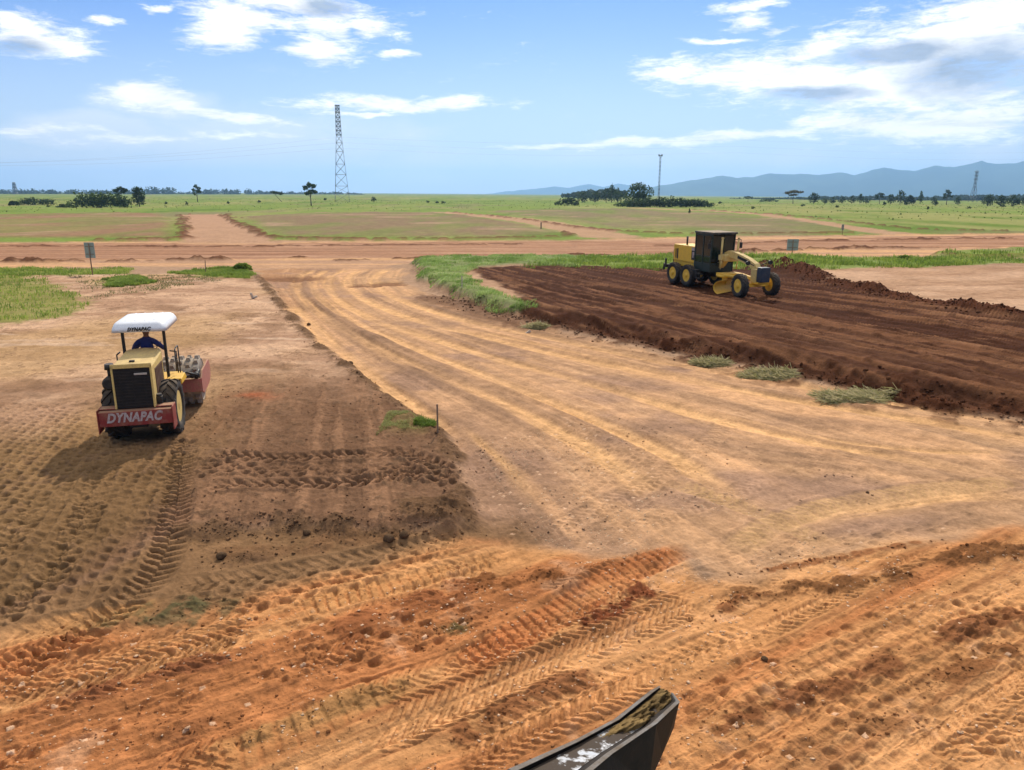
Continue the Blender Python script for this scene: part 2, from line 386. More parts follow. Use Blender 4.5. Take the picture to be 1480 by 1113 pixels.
def near(X, Y, L, maxd):
    """indices within maxd of polyline L with signed lateral t (left negative) and arc length s"""
    lo = L.min(0)-maxd; hi = L.max(0)+maxd
    ix = np.nonzero((X > lo[0]) & (X < hi[0]) & (Y > lo[1]) & (Y < hi[1]))[0]
    if len(ix) == 0: return ix, X[:0], X[:0], 0
    x = X[ix]; y = Y[ix]
    best = np.full(len(ix), 1e9, f4); T = np.zeros(len(ix), f4); S = np.zeros(len(ix), f4); acc = 0.0
    for (ax, ay), (bx, by) in zip(L[:-1], L[1:]):
        dx, dy = bx-ax, by-ay; l = math.hypot(dx, dy)
        if l < 1e-9: continue
        u = ((x-ax)*dx + (y-ay)*dy)/(l*l); uc = np.clip(u, 0, 1)
        ex = x-ax-uc*dx; ey = y-ay-uc*dy; d = np.sqrt(ex*ex+ey*ey)
        sg = np.sign(ex*dy - ey*dx); b = d < best
        best = np.where(b, d, best); T = np.where(b, sg*d, T); S = np.where(b, acc+uc*l, S); acc += l
    k = best < maxd
    return ix[k], T[k], S[k], acc
def poly_sd(X, Y, P, maxd=4.0):
    """signed distance to a polygon, + inside, clipped to +-maxd"""
    out = np.full(len(X), -maxd, f4)
    lo = P.min(0)-maxd; hi = P.max(0)+maxd
    ix = np.nonzero((X > lo[0]) & (X < hi[0]) & (Y > lo[1]) & (Y < hi[1]))[0]
    if len(ix) == 0: return out
    x = X[ix]; y = Y[ix]; ins = np.zeros(len(ix), bool); D = np.full(len(ix), maxd, f4)
    n = len(P)
    for i in range(n):
        ax, ay = P[i]; bx, by = P[(i+1) % n]; dx, dy = bx-ax, by-ay; l2 = dx*dx+dy*dy
        if l2 < 1e-12: continue
        u = np.clip(((x-ax)*dx+(y-ay)*dy)/l2, 0, 1)
        D = np.minimum(D, np.hypot(x-ax-u*dx, y-ay-u*dy))
        if ay != by:
            c = ((ay > y) != (by > y)) & (x < dx*(y-ay)/dy + ax); ins ^= c
    out[ix] = np.where(ins, D, -D)
    return out
# ------------------------------------------------------------------ where things lie on the ground (outlines in metres)
ROAD = Pw([(372, 388), (400, 430), (452, 492), (520, 545), (590, 595), (642, 640), (668, 690), (674, 740), (664, 772), (740, 800), (860, 798), (990, 790), (1060, 840), (1250, 800), (1480, 762), (1900, 690), (2300, 640),
    (1900, 665), (1480, 612), (1300, 578), (1200, 558), (1100, 538), (1000, 519), (900, 499), (790, 474), (700, 455), (640, 436), (598, 415), (582, 402), (590, 388), (480, 384)])
ROAD_L = spline(Pw([(395, 384), (384, 398), (400, 430), (452, 492), (520, 545), (590, 595), (642, 640), (690, 720), (740, 800), (820, 900)]), 5)
ROAD_R = spline(Pw([(600, 384), (582, 400), (598, 415), (640, 436), (700, 455), (790, 474), (900, 499), (1000, 519), (1200, 558), (1480, 612), (1900, 690)]), 5)
LEFT = Pw([(368, 398), (395, 430), (448, 492), (515, 545), (585, 595), (637, 640), (664, 690), (670, 740), (652, 772), (560, 776), (420, 766), (270, 772), (140, 850), (-60, 910), (-500, 1000), (-1500, 500), (-700, 400)])
LEFT_EDGE = spline(Pw([(372, 398), (395, 430), (448, 492), (515, 545), (585, 595), (637, 640), (664, 690), (670, 740), (656, 770)]), 5)
LEFT_FRONT = spline(Pw([(664, 766), (620, 770), (560, 776), (420, 768), (270, 776)]), 5)
RIGHT = Pw([(604, 380), (594, 396), (640, 428), (720, 452), (790, 467), (900, 490), (1000, 510), (1100, 530), (1210, 552), (1330, 578), (1480, 602), (1900, 675), (2600, 560), (2300, 400), (1480, 386), (1180, 376), (960, 374), (700, 376)])
PLOW = Pw([(682, 397), (740, 393), (830, 393), (960, 399), (1060, 395), (1125, 392), (1165, 403), (1215, 423), (1270, 437), (1340, 454), (1480, 476), (1700, 508), (2300, 600), (1900, 668), (1480, 606), (1330, 584), (1200, 556), (1100, 534), (1000, 514), (900, 494), (790, 470), (740, 452), (770, 440), (700, 414)])
WINDROW = spline(Pw([(1085, 392), (1130, 396), (1165, 405), (1215, 424), (1270, 437), (1340, 455), (1480, 477), (1700, 509)]), 5)
BANK_R = spline(Pw([(640, 430), (720, 454), (790, 470), (900, 493), (1000, 513), (1100, 533), (1210, 556), (1330, 582), (1480, 606), (1900, 680)]), 4)
MAIN = Pw([(-900, 349), (0, 349), (258, 347), (400, 346), (560, 347), (830, 346), (1000, 341), (1240, 339), (1480, 336), (2300, 332), (2300, 352), (1480, 357), (1380, 362), (1345, 372), (1180, 374), (1060, 374), (820, 377), (600, 380), (480, 396), (376, 391), (340, 386), (180, 384), (0, 387), (-900, 390)])
BAND_PINK = Pw([(-900, 352), (500, 349), (830, 347), (1060, 346), (1240, 342), (1480, 338), (2300, 334), (2300, 346), (1480, 356), (1160, 360), (1000, 365), (700, 370), (480, 372), (300, 373), (-900, 374)])
SIDE = Pw([(262, 309), (322, 309), (345, 322), (372, 334), (400, 346), (420, 352), (250, 352), (258, 345), (268, 335), (264, 320)])
PATCH = [Pw([(-600, 312), (0, 310), (150, 307), (232, 308), (256, 318), (262, 332), (255, 343), (100, 345), (-600, 348)]),
         Pw([(345, 313), (460, 307), (640, 307), (690, 313), (750, 322), (815, 335), (800, 342), (560, 344), (405, 342), (372, 331)]),
         Pw([(705, 305), (900, 302), (1050, 309), (1180, 320), (1235, 331), (1230, 336), (1000, 337), (880, 331), (800, 318), (740, 312)])]
CURVE = spline(Pw([(640, 307), (700, 312), (770, 320), (830, 331), (880, 342)]), 5)
CURVE_R = spline(Pw([(900, 301), (1060, 307), (1150, 317), (1240, 331), (1300, 338)]), 5)
CUTS = [spline(Pw(p), 4) for p in ([(322, 309), (345, 322), (374, 335), (405, 344), (560, 346), (800, 343.5), (818, 336)], [(262, 310), (264, 322), (268, 334), (258, 345), (150, 347)],
    [(655, 307), (720, 313), (790, 322), (860, 332), (1000, 338.5), (1230, 337.5)], [(1000, 303), (1130, 311), (1260, 325), (1330, 332), (1480, 335)], [(1362, 366), (1380, 370), (1440, 372), (1500, 368)])]
SPOIL = [(spline(Pw(p), 4), h) for p, h in (([(-300, 376), (70, 377), (130, 376)], .35), ([(150, 376), (250, 375), (300, 374), (345, 373)], .38), ([(400, 372), (455, 371)], .25), ([(480, 375), (560, 373), (700, 371), (820, 369), (900, 368)], .22),
    ([(-300, 356), (100, 354), (300, 355), (520, 353), (760, 351)], .14), ([(940, 354), (1060, 350), (1240, 346), (1480, 343)], .2), ([(940, 367), (1100, 362), (1240, 358), (1370, 357)], .28))]
G_STRIP = [Pw([(-300, 387), (60, 386), (120, 389), (190, 386), (185, 397), (100, 402), (-300, 404)]), Pw([(-300, 400), (45, 400), (85, 420), (120, 440), (105, 462), (60, 470), (-300, 480)]),
           Pw([(248, 398), (268, 391), (340, 386), (368, 396), (360, 406), (300, 403)]), Pw([(150, 408), (200, 404), (222, 414), (170, 420)])]
G_RIGHT = Pw([(860, 378), (960, 375), (1180, 375), (1345, 373), (1420, 374), (1480, 376), (2000, 380), (2000, 390), (1480, 388), (1330, 396), (1240, 396), (1150, 402), (1100, 396), (960, 400), (860, 396), (800, 394), (740, 396)])
G_MOUND = Pw([(600, 380), (700, 377), (830, 379), (870, 384), (830, 394), (735, 391), (690, 396), (664, 408), (690, 422), (735, 441), (772, 456), (745, 457), (700, 446), (650, 428), (606, 404)])
G_TUFT = Pw([(556, 618), (590, 606), (622, 620), (626, 634), (600, 640), (560, 636)])
VERGE = Pw([(1362, 368), (1400, 364), (1480, 362), (2000, 358), (2000, 368), (1480, 372), (1420, 375), (1380, 374)])
ORANGE_TOP = spline(Pw([(-500, 1010), (-100, 950), (120, 905), (300, 882), (420, 850), (560, 822), (660, 790), (740, 782), (860, 800), (990, 786), (1020, 840), (1150, 822), (1300, 798), (1480, 764), (1900, 700)]), 3)
ORANGE = np.vstack([ORANGE_TOP, np.array([[60., 14.], [40., -20.], [-40., -20.]])])
# tyre and roller tracks: outline, half width, lug pitch, kind, depth, strength, colour or None
DRY = (.50, .27, .105); RED = (.44, .17, .062); TAN = (.47, .31, .15)
TRACKS = [([(400, 895), (470, 872), (600, 838), (745, 796)], .27, .17, 'bar', .07, 1.0, DRY), ([(640, 985), (720, 935), (800, 892), (900, 832), (995, 788)], .30, .17, 'bar', .08, 1.0, RED),
    ([(-80, 1025), (150, 975), (330, 925), (400, 895)], .28, .22, 'chev', .05, .9, None), ([(150, 925), (320, 885), (480, 850), (640, 815), (720, 790)], .25, .24, 'chev', .05, .9, None),
    ([(268, 640), (262, 690), (254, 760), (226, 828), (170, 885), (90, 935), (-60, 1000)], .28, .19, 'chev', .08, 1.4, None), ([(160, 672), (142, 720), (112, 785), (60, 860), (-60, 935)], .28, .2, 'chev', .06, .9, None),
    ([(285, 672), (400, 674), (500, 672), (580, 668), (655, 700)], .25, .27, 'chev', .10, 1.7, None), ([(285, 716), (400, 714), (520, 710), (600, 700), (660, 712)], .25, .27, 'chev', .10, 1.7, None),
    ([(230, 850), (350, 838), (480, 815), (600, 795), (690, 775)], .24, .22, 'chev', .06, 1.0, None), ([(620, 1113), (780, 1030), (960, 960), (1130, 905)], .28, .2, 'chev', .05, .8, None),
    ([(250, 1130), (420, 1060), (560, 1000), (640, 985)], .28, .2, 'bar', .06, .8, DRY), ([(1000, 1060), (1180, 975), (1330, 915), (1500, 860)], .3, .22, 'bar', .04, .6, None),
    ([(1180, 640), (1168, 690)], .25, .22, 'bar', .03, .6, None), ([(1240, 640), (1222, 700)], .25, .22, 'bar', .03, .6, None), ([(760, 780), (850, 740), (1000, 660), (1060, 600)], .26, .2, 'chev', .025, .7, None), ([(900, 770), (1000, 730), (1120, 690)], .26, .2, 'chev', .025, .7, None),
    ([(1050, 800), (1130, 750), (1260, 715), (1480, 690)], .3, .2, 'chev', .03, .6, TAN), ([(960, 690), (1100, 740), (1210, 790)], .28, .2, 'chev', .03, .6, TAN),
    ([(400, 500), (420, 520), (432, 545)], .3, .25, 'chev', .04, .8, None), ([(60, 720), (20, 800), (-60, 880)], .27, .2, 'chev', .05, .8, None), ([(0, 930), (120, 900), (260, 872)], .26, .2, 'chev', .05, .8, DRY),
    ([(300, 620), (296, 580), (300, 530)], .2, .2, 'bar', .02, .5, None), ([(380, 655), (390, 600), (420, 560)], .2, .2, 'bar', .025, .6, None), ([(470, 650), (478, 600), (500, 560)], .2, .22, 'bar', .025, .6, None),
    ([(1000, 475), (1200, 505), (1480, 560)], .2, .25, 'bar', .06, 1.1, (.20, .105, .055)), ([(960, 452), (1200, 478), (1480, 532)], .2, .25, 'bar', .06, 1.1, (.19, .10, .05)), ([(960, 430), (1120, 446), (1300, 472), (1480, 506)], .2, .25, 'bar', .06, 1.0, (.20, .105, .055)),
    ([(840, 432), (1000, 452), (1200, 492), (1480, 585)], .2, .25, 'bar', .06, 1.0, (.17, .085, .045)), ([(740, 410), (900, 430), (1040, 468), (1150, 500)], .2, .25, 'bar', .06, 1.0, (.17, .085, .045)), ([(1080, 440), (1260, 462), (1480, 494)], .2, .25, 'bar', .05, 1.0, (.15, .075, .04))]
TRACKS = [(spline(Pw(t[0]), 5),) + t[1:] for t in TRACKS]
# curved wheel marks on the haul road: outline, half width, lighter(+)/darker(-)
MARKS = [([(452, 386), (430, 402), (434, 428), (480, 465), (560, 510), (700, 570), (860, 650), (980, 740)], .35, 1), ([(470, 386), (452, 405), (462, 430), (520, 468), (620, 510), (800, 580), (980, 660), (1120, 760)], .3, 1),
    ([(500, 386), (474, 402), (484, 428), (545, 462), (680, 505), (880, 560), (1100, 620), (1480, 690)], .3, 1), ([(440, 400), (448, 425), (500, 470), (600, 520), (720, 575)], .5, -1), ([(560, 520), (640, 555), (740, 600), (830, 650)], .35, -1),
    ([(520, 388), (502, 404), (520, 428), (600, 460), (760, 500), (1000, 550), (1300, 600), (1600, 650)], .3, 1), ([(560, 388), (540, 402), (560, 424), (650, 455), (820, 492), (1040, 535), (1300, 580), (1480, 614)], .35, 1), ([(580, 430), (700, 462), (880, 502), (1100, 545)], .25, -1),
    ([(640, 475), (800, 520), (1000, 570), (1300, 640)], .25, -1), ([(880, 600), (1040, 640), (1250, 665), (1480, 680)], .6, -1), ([(1100, 600), (1300, 620), (1480, 640)], .5, -1), ([(420, 440), (500, 520), (600, 590), (690, 660)], .4, 1), ([(640, 590), (700, 640), (760, 700), (800, 760)], .5, -1),
    ([(1480, 700), (1300, 725), (1180, 745), (1060, 790)], .4, 1), ([(1480, 730), (1320, 752), (1180, 775)], .35, -1), ([(600, 420), (640, 445), (720, 466)], .4, -1)]
MARKS += [([(448, 386), (425, 402), (428, 430), (474, 468), (552, 515), (690, 576), (840, 655)], .09, -1), ([(463, 386), (443, 404), (452, 431), (510, 470), (612, 514), (790, 585), (960, 665)], .09, -1), ([(540, 388), (518, 403), (538, 427), (620, 458), (780, 497), (1010, 545), (1300, 594)], .1, -1), ([(505, 470), (590, 515), (700, 560), (850, 620), (1000, 700)], .1, -1),
    ([(600, 470), (720, 510), (900, 560), (1100, 612), (1400, 670)], .1, -1), ([(680, 475), (860, 515), (1080, 562), (1350, 612)], .1, 1), ([(740, 560), (900, 625), (1010, 690), (1080, 760)], .1, 1), ([(660, 610), (740, 680), (790, 750)], .1, 1), ([(1480, 655), (1250, 640), (1050, 600), (900, 560)], .1, 1), ([(1480, 715), (1300, 735), (1150, 770)], .1, -1), ([(560, 545), (640, 600), (720, 680)], .09, -1)]
MARKS = [(spline(Pw(t[0]), 5),) + t[1:] for t in MARKS]
# dark ridges of loose soil: outline, half width, height, colour
DKORANGE = (.25, .11, .045); DKBROWN = (.15, .09, .048)
RIDGES = [([(250, 1113), (360, 1075), (480, 1030), (625, 975)], .2, .07, (.13, .085, .035)), ([(590, 935), (650, 915), (710, 900)], .22, .06, (.10, .085, .035)), ([(600, 1113), (700, 1045), (830, 985), (900, 965)], .2, .06, DKORANGE),
    ([(770, 915), (850, 895), (930, 855), (945, 840)], .22, .08, (.17, .05, .022)), ([(1000, 880), (1120, 855), (1240, 845), (1300, 830), (1400, 805), (1500, 790)], .28, .1, (.16, .075, .03)), ([(1000, 905), (1080, 865), (1130, 850)], .16, .06, DKORANGE),
    ([(960, 1085), (1060, 1040), (1180, 1000), (1260, 975), (1400, 910), (1500, 885)], .22, .08, (.20, .085, .036)), ([(1050, 832), (1200, 808), (1360, 778)], .12, .06, DKORANGE), ([(380, 1030), (300, 1055), (180, 1070)], .2, .06, DKORANGE), ([(620, 860), (700, 845), (830, 830)], .3, .07, (.19, .08, .03)),
    ([(270, 800), (380, 800), (500, 785), (600, 778)], .3, .10, (.18, .105, .052)), ([(280, 818), (350, 812), (420, 800)], .2, .08, DKBROWN), ([(140, 915), (270, 890), (380, 868)], .35, .04, (.16, .115, .055)), ([(60, 925), (200, 890), (330, 870)], .3, .05, (.10, .095, .045)),
    ([(0, 1040), (140, 1000), (260, 970), (360, 940)], .25, .05, (.24, .10, .045)), ([(420, 960), (540, 905), (640, 862), (720, 842)], .35, .05, (.25, .10, .04)), ([(1320, 1010), (1400, 960), (1480, 930)], .18, .05, (.22, .10, .04)), ([(1080, 1113), (1200, 1060), (1330, 1040)], .18, .05, (.26, .13, .055))]
RIDGES = [(spline(Pw(t[0]), 5),) + t[1:] for t in RIDGES]
# pad foot prints: outline, direction (deg clockwise from +y), pitch along, pitch across, depth, pale flakes share
PADS = [(Pw([(-300, 600), (60, 590), (145, 640), (255, 650), (250, 780), (190, 860), (-300, 980)]), -14, .29, .25, .05, 0), (Pw([(285, 680), (650, 682), (655, 706), (285, 706)]), 88, .36, .22, .09, 0),
    (Pw([(260, 850), (480, 818), (700, 790), (690, 800), (420, 870), (270, 890)]), 66, .34, .24, .06, 0), (Pw([(350, 960), (560, 890), (720, 835), (800, 840), (600, 930), (380, 1010)]), 58, .32, .22, .06, .12),
    (Pw([(960, 1010), (1150, 925), (1480, 850), (1600, 850), (1600, 1000), (1300, 1200), (900, 1200)]), 60, .30, .21, .05, .10), (Pw([(-100, 960), (250, 900), (480, 880), (500, 1000), (200, 1113), (-200, 1200)]), 57, .28, .2, .04, .14),
    (Pw([(680, 640), (850, 600), (1000, 680), (900, 790), (740, 790), (690, 720)]), 35, .24, .17, .02, .16), (Pw([(900, 790), (1250, 770), (1450, 740), (1200, 820), (1020, 850)]), 60, .26, .2, .03, .06)]
def base_z(X, Y):
    az = np.arctan2(X, np.maximum(Y, 1e-3))
    sl = np.interp(az, [R(-36), R(-10), R(8), R(34)], [.0042, .0026, .0002, -.0042])
    z = np.maximum(Y-250, 0)*sl
    und = sstep(120, 500, Y)
    z = z + und*(fbm(X/90, Y/160, 3, off=3)*.55)
    return z
def terrain(X, Y, full=True):
    X = np.asarray(X, np.float64); Y = np.asarray(Y, np.float64); n = len(X)
    z = base_z(X, Y)
    nf = 1-sstep(35, 80, Y)                       # near detail fades where it would be far below a pixel
    wob = .25 + np.clip(Y, 0, 300)*.012
    wx = fbm(X/2.3, Y/2.3, 3, off=11); wy = fbm(X/2.3, Y/2.3, 3, off=23)
    fw = fbm(X/.35, Y/.35, 3, off=31)
    Xw = X + wx*wob*.6 + fw*.10*nf; Yw = Y + wy*wob*.6*(1+Y*.006)
    big = fbm(X/9, Y/14, 4, off=41); mid = fbm(X/1.7, Y/1.7, 4, off=51); fine = fbm(X/.22, Y/.22, 4, .6, off=61); huge = fbm(X/45, Y/120, 4, off=71)
    lump = fbm(X/.6, Y/.6, 3, .55, off=81)
    # green plain
    C = np.empty((n, 3), f4); C[:] = (.17, .22, .042)
    C = lerp(C, (.25, .24, .075), sstep(-.3, .8, huge + .5*big)); C = lerp(C, (.115, .17, .026), sstep(.1, .8, fbm(X/14, Y/40, 4, off=91)))
    C = lerp(C, (.21, .165, .085), sstep(.35, .9, fbm(X/22, Y/55, 4, off=95))*.8)
    zone = np.zeros(n, np.int8)                   # 0 field, 1 road, 2 cut soil, 3 bare ground
    # thin grass patches
    for k, P in enumerate(PATCH):
        s = poly_sd(Xw, Yw, P, 9.0); m = sstep(-1.0, 4.0, s)
        pc = [(.25, .145, .078), (.215, .145, .078), (.20, .155, .077)][k]
        C = lerp(C, pc, m*(.55 + .45*sstep(-.5, .5, fbm(X/6, Y/26, 4, off=101+k)))); C = lerp(C, (.34, .215, .13), m*sstep(.2, .7, fbm(X/16, Y/10, 4, off=105+k))*.8)
        C = lerp(C, (.14, .175, .038), m*(.45 if k < 2 else .7)/.75*sstep(.15, .6, fbm(X/10, Y/25, 4, off=111+k))*.75)
        z = z + m*.25
    # the ground this side of the main road
    nearside = sstep(82, 66, Yw + .0*X); C = lerp(C, (.36, .25, .16), nearside); zone[(Y < 76)] = 3
    # roads beyond
    road_c = (.42, .275, .17)
    for P in (MAIN, SIDE):
        s = poly_sd(Xw, Yw, P, 6.0); m = sstep(-.4, 1.2, s); C = lerp(C, road_c, m); zone[s > 0] = 1; z = z - m*.15
    for L, wd in ((CURVE, 4.5), (CURVE_R, 3.0)):
        ix, t, s_, _ = near(Xw, Yw, L, wd+3)
        m = sstep(wd+1, wd-1, np.abs(t)); C[ix] = lerp(C[ix], (.42, .28, .17), m*.95); zone[ix[m > .5]] = 1
    s = poly_sd(Xw, Yw, MAIN, 6.0); mm = sstep(0, 1, s)
    st = fbm(X/60, Y/1.6, 4, off=121); st2 = fbm(X/25, Y/.8, 3, off=125)
    C = lerp(C, (.58, .365, .185), mm*sstep(-.35, .3, st)*.9); 
    s = poly_sd(Xw, Yw, BAND_PINK, 5.0); m = sstep(-.5, 1.0, s)*mm
    C = lerp(C, (.33, .19, .112), m*.9); C = lerp(C, (.46, .295, .185), m*sstep(.1, .6, st2)*.7); C = lerp(C, (.22, .11, .065), m*sstep(.1, .7, -st2)*.6)
    for L in CUTS:
        ix, t, s_, _ = near(Xw, Yw, L, 4); wd = .75 + .3*mid[ix]
        m = sstep(wd+.5, wd-.5, np.abs(t))*sstep(-1.5, -.7, fbm(s_/12, s_*0, 2, off=131)); C[ix] = lerp(C[ix], (.13, .058, .028), m*.95); z[ix] += m*.34
    for L, h in SPOIL:
        ix, t, s_, tot = near(Xw, Yw, L, 3); lp = .55+.45*fbm(s_/2.2, s_*0, 3, off=141)
        m = np.exp(-(t/.75)**2)*sstep(0, 1.5, s_)*sstep(tot, tot-1.5, s_)*np.clip(lp, .1, 1.2)*(1+.4*lump[ix]); z[ix] += h*m*1.9; C[ix] = lerp(C[ix], (.12, .055, .027), sstep(.1, .3, m)*.95)
    # green strips
    GM = np.zeros(n, f4)
    for P in G_STRIP + [G_RIGHT, VERGE]:
        s = poly_sd(Xw + .5*mid, Yw + .7*mid, P, 3.0); m = sstep(-.7, .6, s - .15 + .7*lump + .9*mid); C = lerp(C, (.19, .235, .05), m*.9); GM = np.maximum(GM, m)
    # ------- everything below lies within about 65 m
    a = np.nonzero(Y < 74)[0]
    if len(a):
        x, y = X[a], Y[a]; xw, yw = Xw[a], Yw[a]; c = C[a]; h = z[a]; zn = zone[a]; bg_, md, fn, lm, nfa = big[a], mid[a], fine[a], lump[a], nf[a]
        # haul road with wheel marks that fan out of its neck
        sR = poly_sd(xw, yw, ROAD, 4.0); mR = sstep(-.25, .35, sR); zn[(sR > 0)] = 1
        c = lerp(c, (.47, .30, .165), mR)
        dl = np.full(len(a), 60, f4); ix, t, _, _ = near(x, y, ROAD_L, 60); dl[ix] = np.abs(t)
        dr = np.full(len(a), 60, f4); sr = np.zeros(len(a), f4); ix, t, s_, _ = near(x, y, ROAD_R, 60); dr[ix] = np.abs(t); sr[ix] = s_
        tt = dl/(dl+dr+1e-3)
        c = lerp(c, (.30, .195, .13), mR*sstep(3.2, .4, dl+.8*md)*sstep(26, 17, y)*.75); c = lerp(c, (.36, .205, .105), mR*sstep(36, 46, y)*sstep(.55, .05, tt + .15*md)*.7)
        stk = fbm(tt*26, sr*.06, 4, .6, off=151); stk2 = fbm(tt*75+.5*md, sr*.25, 4, .65, off=155)*(.6+.6*vn(x/3, y/3, 5))
        c = lerp(c, (.64, .395, .205), mR*sstep(-.25, .55, stk+.35*bg_)*.75); c = lerp(c, (.66, .44, .25), mR*sstep(.2, .8, stk2)*.45)
        c = lerp(c, (.30, .20, .125), mR*sstep(.1, .75, -stk2+.3*bg_)*.6); c = lerp(c, (.30, .20, .14), mR*sstep(.1, .65, fbm(x/3.2, y/2.4, 5, off=158) + .25*sstep(22, 14, y))*.75)
        c = lerp(c, (.55, .37, .19), mR*sstep(0, .9, bg_)*.5)
        h = h - mR*.05 + mR*(stk*.025 + stk2*.018)*(.4+nfa*.6)
        for L, w, sg in MARKS:
            ix, t, s_, tot = near(x, y, L, w+.5)
            m = sstep(w+.22, w-.12, np.abs(t)+.12*md[ix])*sstep(0, 2, s_)*sstep(tot, tot-4, s_)*np.clip(.8+.5*fbm(s_/5, t*3, 3, off=160), 0, 1)*mR[ix]
            c[ix] = lerp(c[ix], (.70, .44, .20) if sg > 0 else (.235, .155, .10), m*(.75 if sg > 0 else .62)); h[ix] -= m*.06*sg
            b = np.exp(-((np.abs(t)-w-.08)/.08)**2)*m.clip(.3, 1); h[ix] += b*.03*mR[ix]; c[ix] = lerp(c[ix], (.31, .19, .11), b*.55*mR[ix])
        fs = sstep(13.6, 12.4, y + .4*md)*sstep(.8, -.4, x + .5*md); c = lerp(c, (.20, .12, .056), fs*.9)
        for uu, vv, ru, rv in ((570, 409, 2.3, 1.3), (425, 402, 3.0, 2.2), (525, 412, 1.3, .9), (380, 470, .8, 1.2)):
            ex, ey = g(uu, vv); m = np.exp(-np.hypot((x-ex)/ru, (y-ey)/rv)**3)*(1+.5*md); c = lerp(c, (.20, .105, .055), sstep(.3, .75, m)*mR*.85); h = h - sstep(.2, .8, m)*mR*.1
        # left platform
        sL = poly_sd(xw, yw, LEFT, 4.0); wL = np.interp(x, [-9, -6.2, -5.2], [2.2, 1.5, .35]); mL = sstep(-wL, wL, sL); inL = sstep(-.15, .25, sL)
        zn[sL > 0] = 3; h = h + mL*.21
        c = lerp(c, (.39, .255, .16), inL); c = lerp(c, (.58, .405, .26), inL*sstep(-.05, .6, fbm(x/3.5, y/1.6, 4, off=171) + .35*sstep(22, 34, y))*.85)
        c = lerp(c, (.245, .150, .088), inL*sstep(.05, .6, fbm(x/2.2, y/2.8, 4, off=175) + .55*sstep(26, 16, y)-.12)*.8); c = lerp(c, (.44, .30, .14), inL*sstep(-.2, .5, bg_)*sstep(-5.5, -10, x)*.6)
        br = inL*sstep(27, 20, y + .9*bg_ + .5*md)*sstep(-9.6, -7.6, x + .5*md); xl = x + .2*y + .12*md; gv = fbm(xl*3.6, y*.22, 4, .6, off=177); c = lerp(c, (.165, .096, .054), br*.9); c = lerp(c, (.27, .16, .09), br*sstep(-.05, .5, gv)*.8); c = lerp(c, (.13, .08, .046), br*sstep(.2, .6, fn - .3*gv)*.6); h = h + br*(gv*.035 + np.clip(fn, -.2, 1)*.02)
        ol = inL*sstep(19.5, 16, y + .6*md)*sstep(-6.3, -7.6, x + .4*md); c = lerp(c, (.205, .13, .06), ol*.85)
        c = lerp(c, (.15, .095, .055), inL*sstep(.3, .62, fn + .5*md)*.6*nfa); c = lerp(c, (.56, .42, .29), inL*sstep(.45, .8, fbm(x/4.5, y/.9, 3, off=178))*sstep(20, 27, y)*.7)
        c = lerp(c, (.38, .13, .06), inL*np.exp(-((x-at_y(368, 21.2))/.6)**2-((y-21.4)/.45)**2)*sstep(-.5, .3, md)*.9)
        h = h + inL*(md*.025 + lm*.02 + np.clip(fn, 0, 1)*.022*nfa)
        c = lerp(c, (.20, .235, .055), GM[a]*inL*.8)
        # cut soil on the right with its bank, furrows and windrow
        sC = poly_sd(xw, yw, RIGHT, 5.0); mC = sstep(-.35, .75, sC); h = h + mC*.5
        inC = sstep(-.2, .3, sC); c = lerp(c, (.41, .27, .165), inC*sstep(62, 56, y)); c = lerp(c, (.30, .19, .115), inC*sstep(.1, .6, fbm(x*.35+y*.25, y*1.3-x*.5, 4, .6, off=183))*.7); c = lerp(c, (.53, .37, .24), inC*sstep(0, .6, fbm(x/6, y/3, 4, off=181))*sstep(60, 55, y)*.7); zn[sC > 0] = 3
        for P in (G_RIGHT,):
            s = poly_sd(xw + .5*md, yw + .9*md, P, 3.0); m = sstep(-.5, .5, s + .5*lm); c = lerp(c, (.17, .21, .05), m*.92); zn[s > 0] = 0
        sP = poly_sd(xw, yw, PLOW, 4.0); mP = sstep(-.3, .25, sP + .15*lm + .45*md); zn[sP > 0] = 2
        c = lerp(c, (.068, .030, .0165), mP)
        q = (x*.90 + y*.43); p_ = (x*.43 - y*.90)          # across and along the furrows
        qb = q + .5*bg_; fr = fbm(qb*.9, p_*.05, 5, .6, off=185); fr2 = fbm(qb*3.1+.4*md, p_*.14, 4, .65, off=189)
        c = lerp(c, (.12, .06, .033), mP*sstep(.1, .6, fr + .3*fr2)*.8); c = lerp(c, (.045, .020, .011), mP*sstep(.15, .7, -fr2)*.6); c = lerp(c, (.27, .145, .075), mP*sstep(.35, .8, fr2+.3*md)*.7)
        rg = 1-np.abs(fbm(qb*.75, p_*.03, 3, off=187))*2.6; c = lerp(c, (.20, .10, .05), mP*sstep(.55, .95, rg)*.75); c = lerp(c, (.045, .018, .009), mP*sstep(.1, .6, lm + .4*fn)*.5)
        h = h + mP*(rg*.06 + fr*.12 + fr2*.10 + lm*.03 + np.clip(fn, -.2, 1)*.03)
        ix, t, s_, tot = near(x, y, BANK_R, 2.5); lp = np.clip(.6 + .5*fbm(s_/.9, s_*0, 3, off=191), .1, 1.3)
        m = np.exp(-((t+.1)/.5)**2)*lp*(1+.5*lm[ix]); h[ix] += m*.11; c[ix] = lerp(c[ix], (.085, .037, .019), sstep(.25, .6, m)*sstep(3, 7, s_)*.8)
        m3 = sstep(2.4, .2, np.abs(t-.4))*sstep(.1, .6, lm[ix] + .5*md[ix]); c[ix] = lerp(c[ix], (.085, .036, .018), m3*.8); h[ix] += m3*.03*(1+fn[ix])
        m2 = sstep(-.6, .1, t)*sstep(2.0, .9, t+.5*md[ix])*sstep(16, 8, s_); c[ix] = lerp(c[ix], (.17, .10, .06), m2*.8)
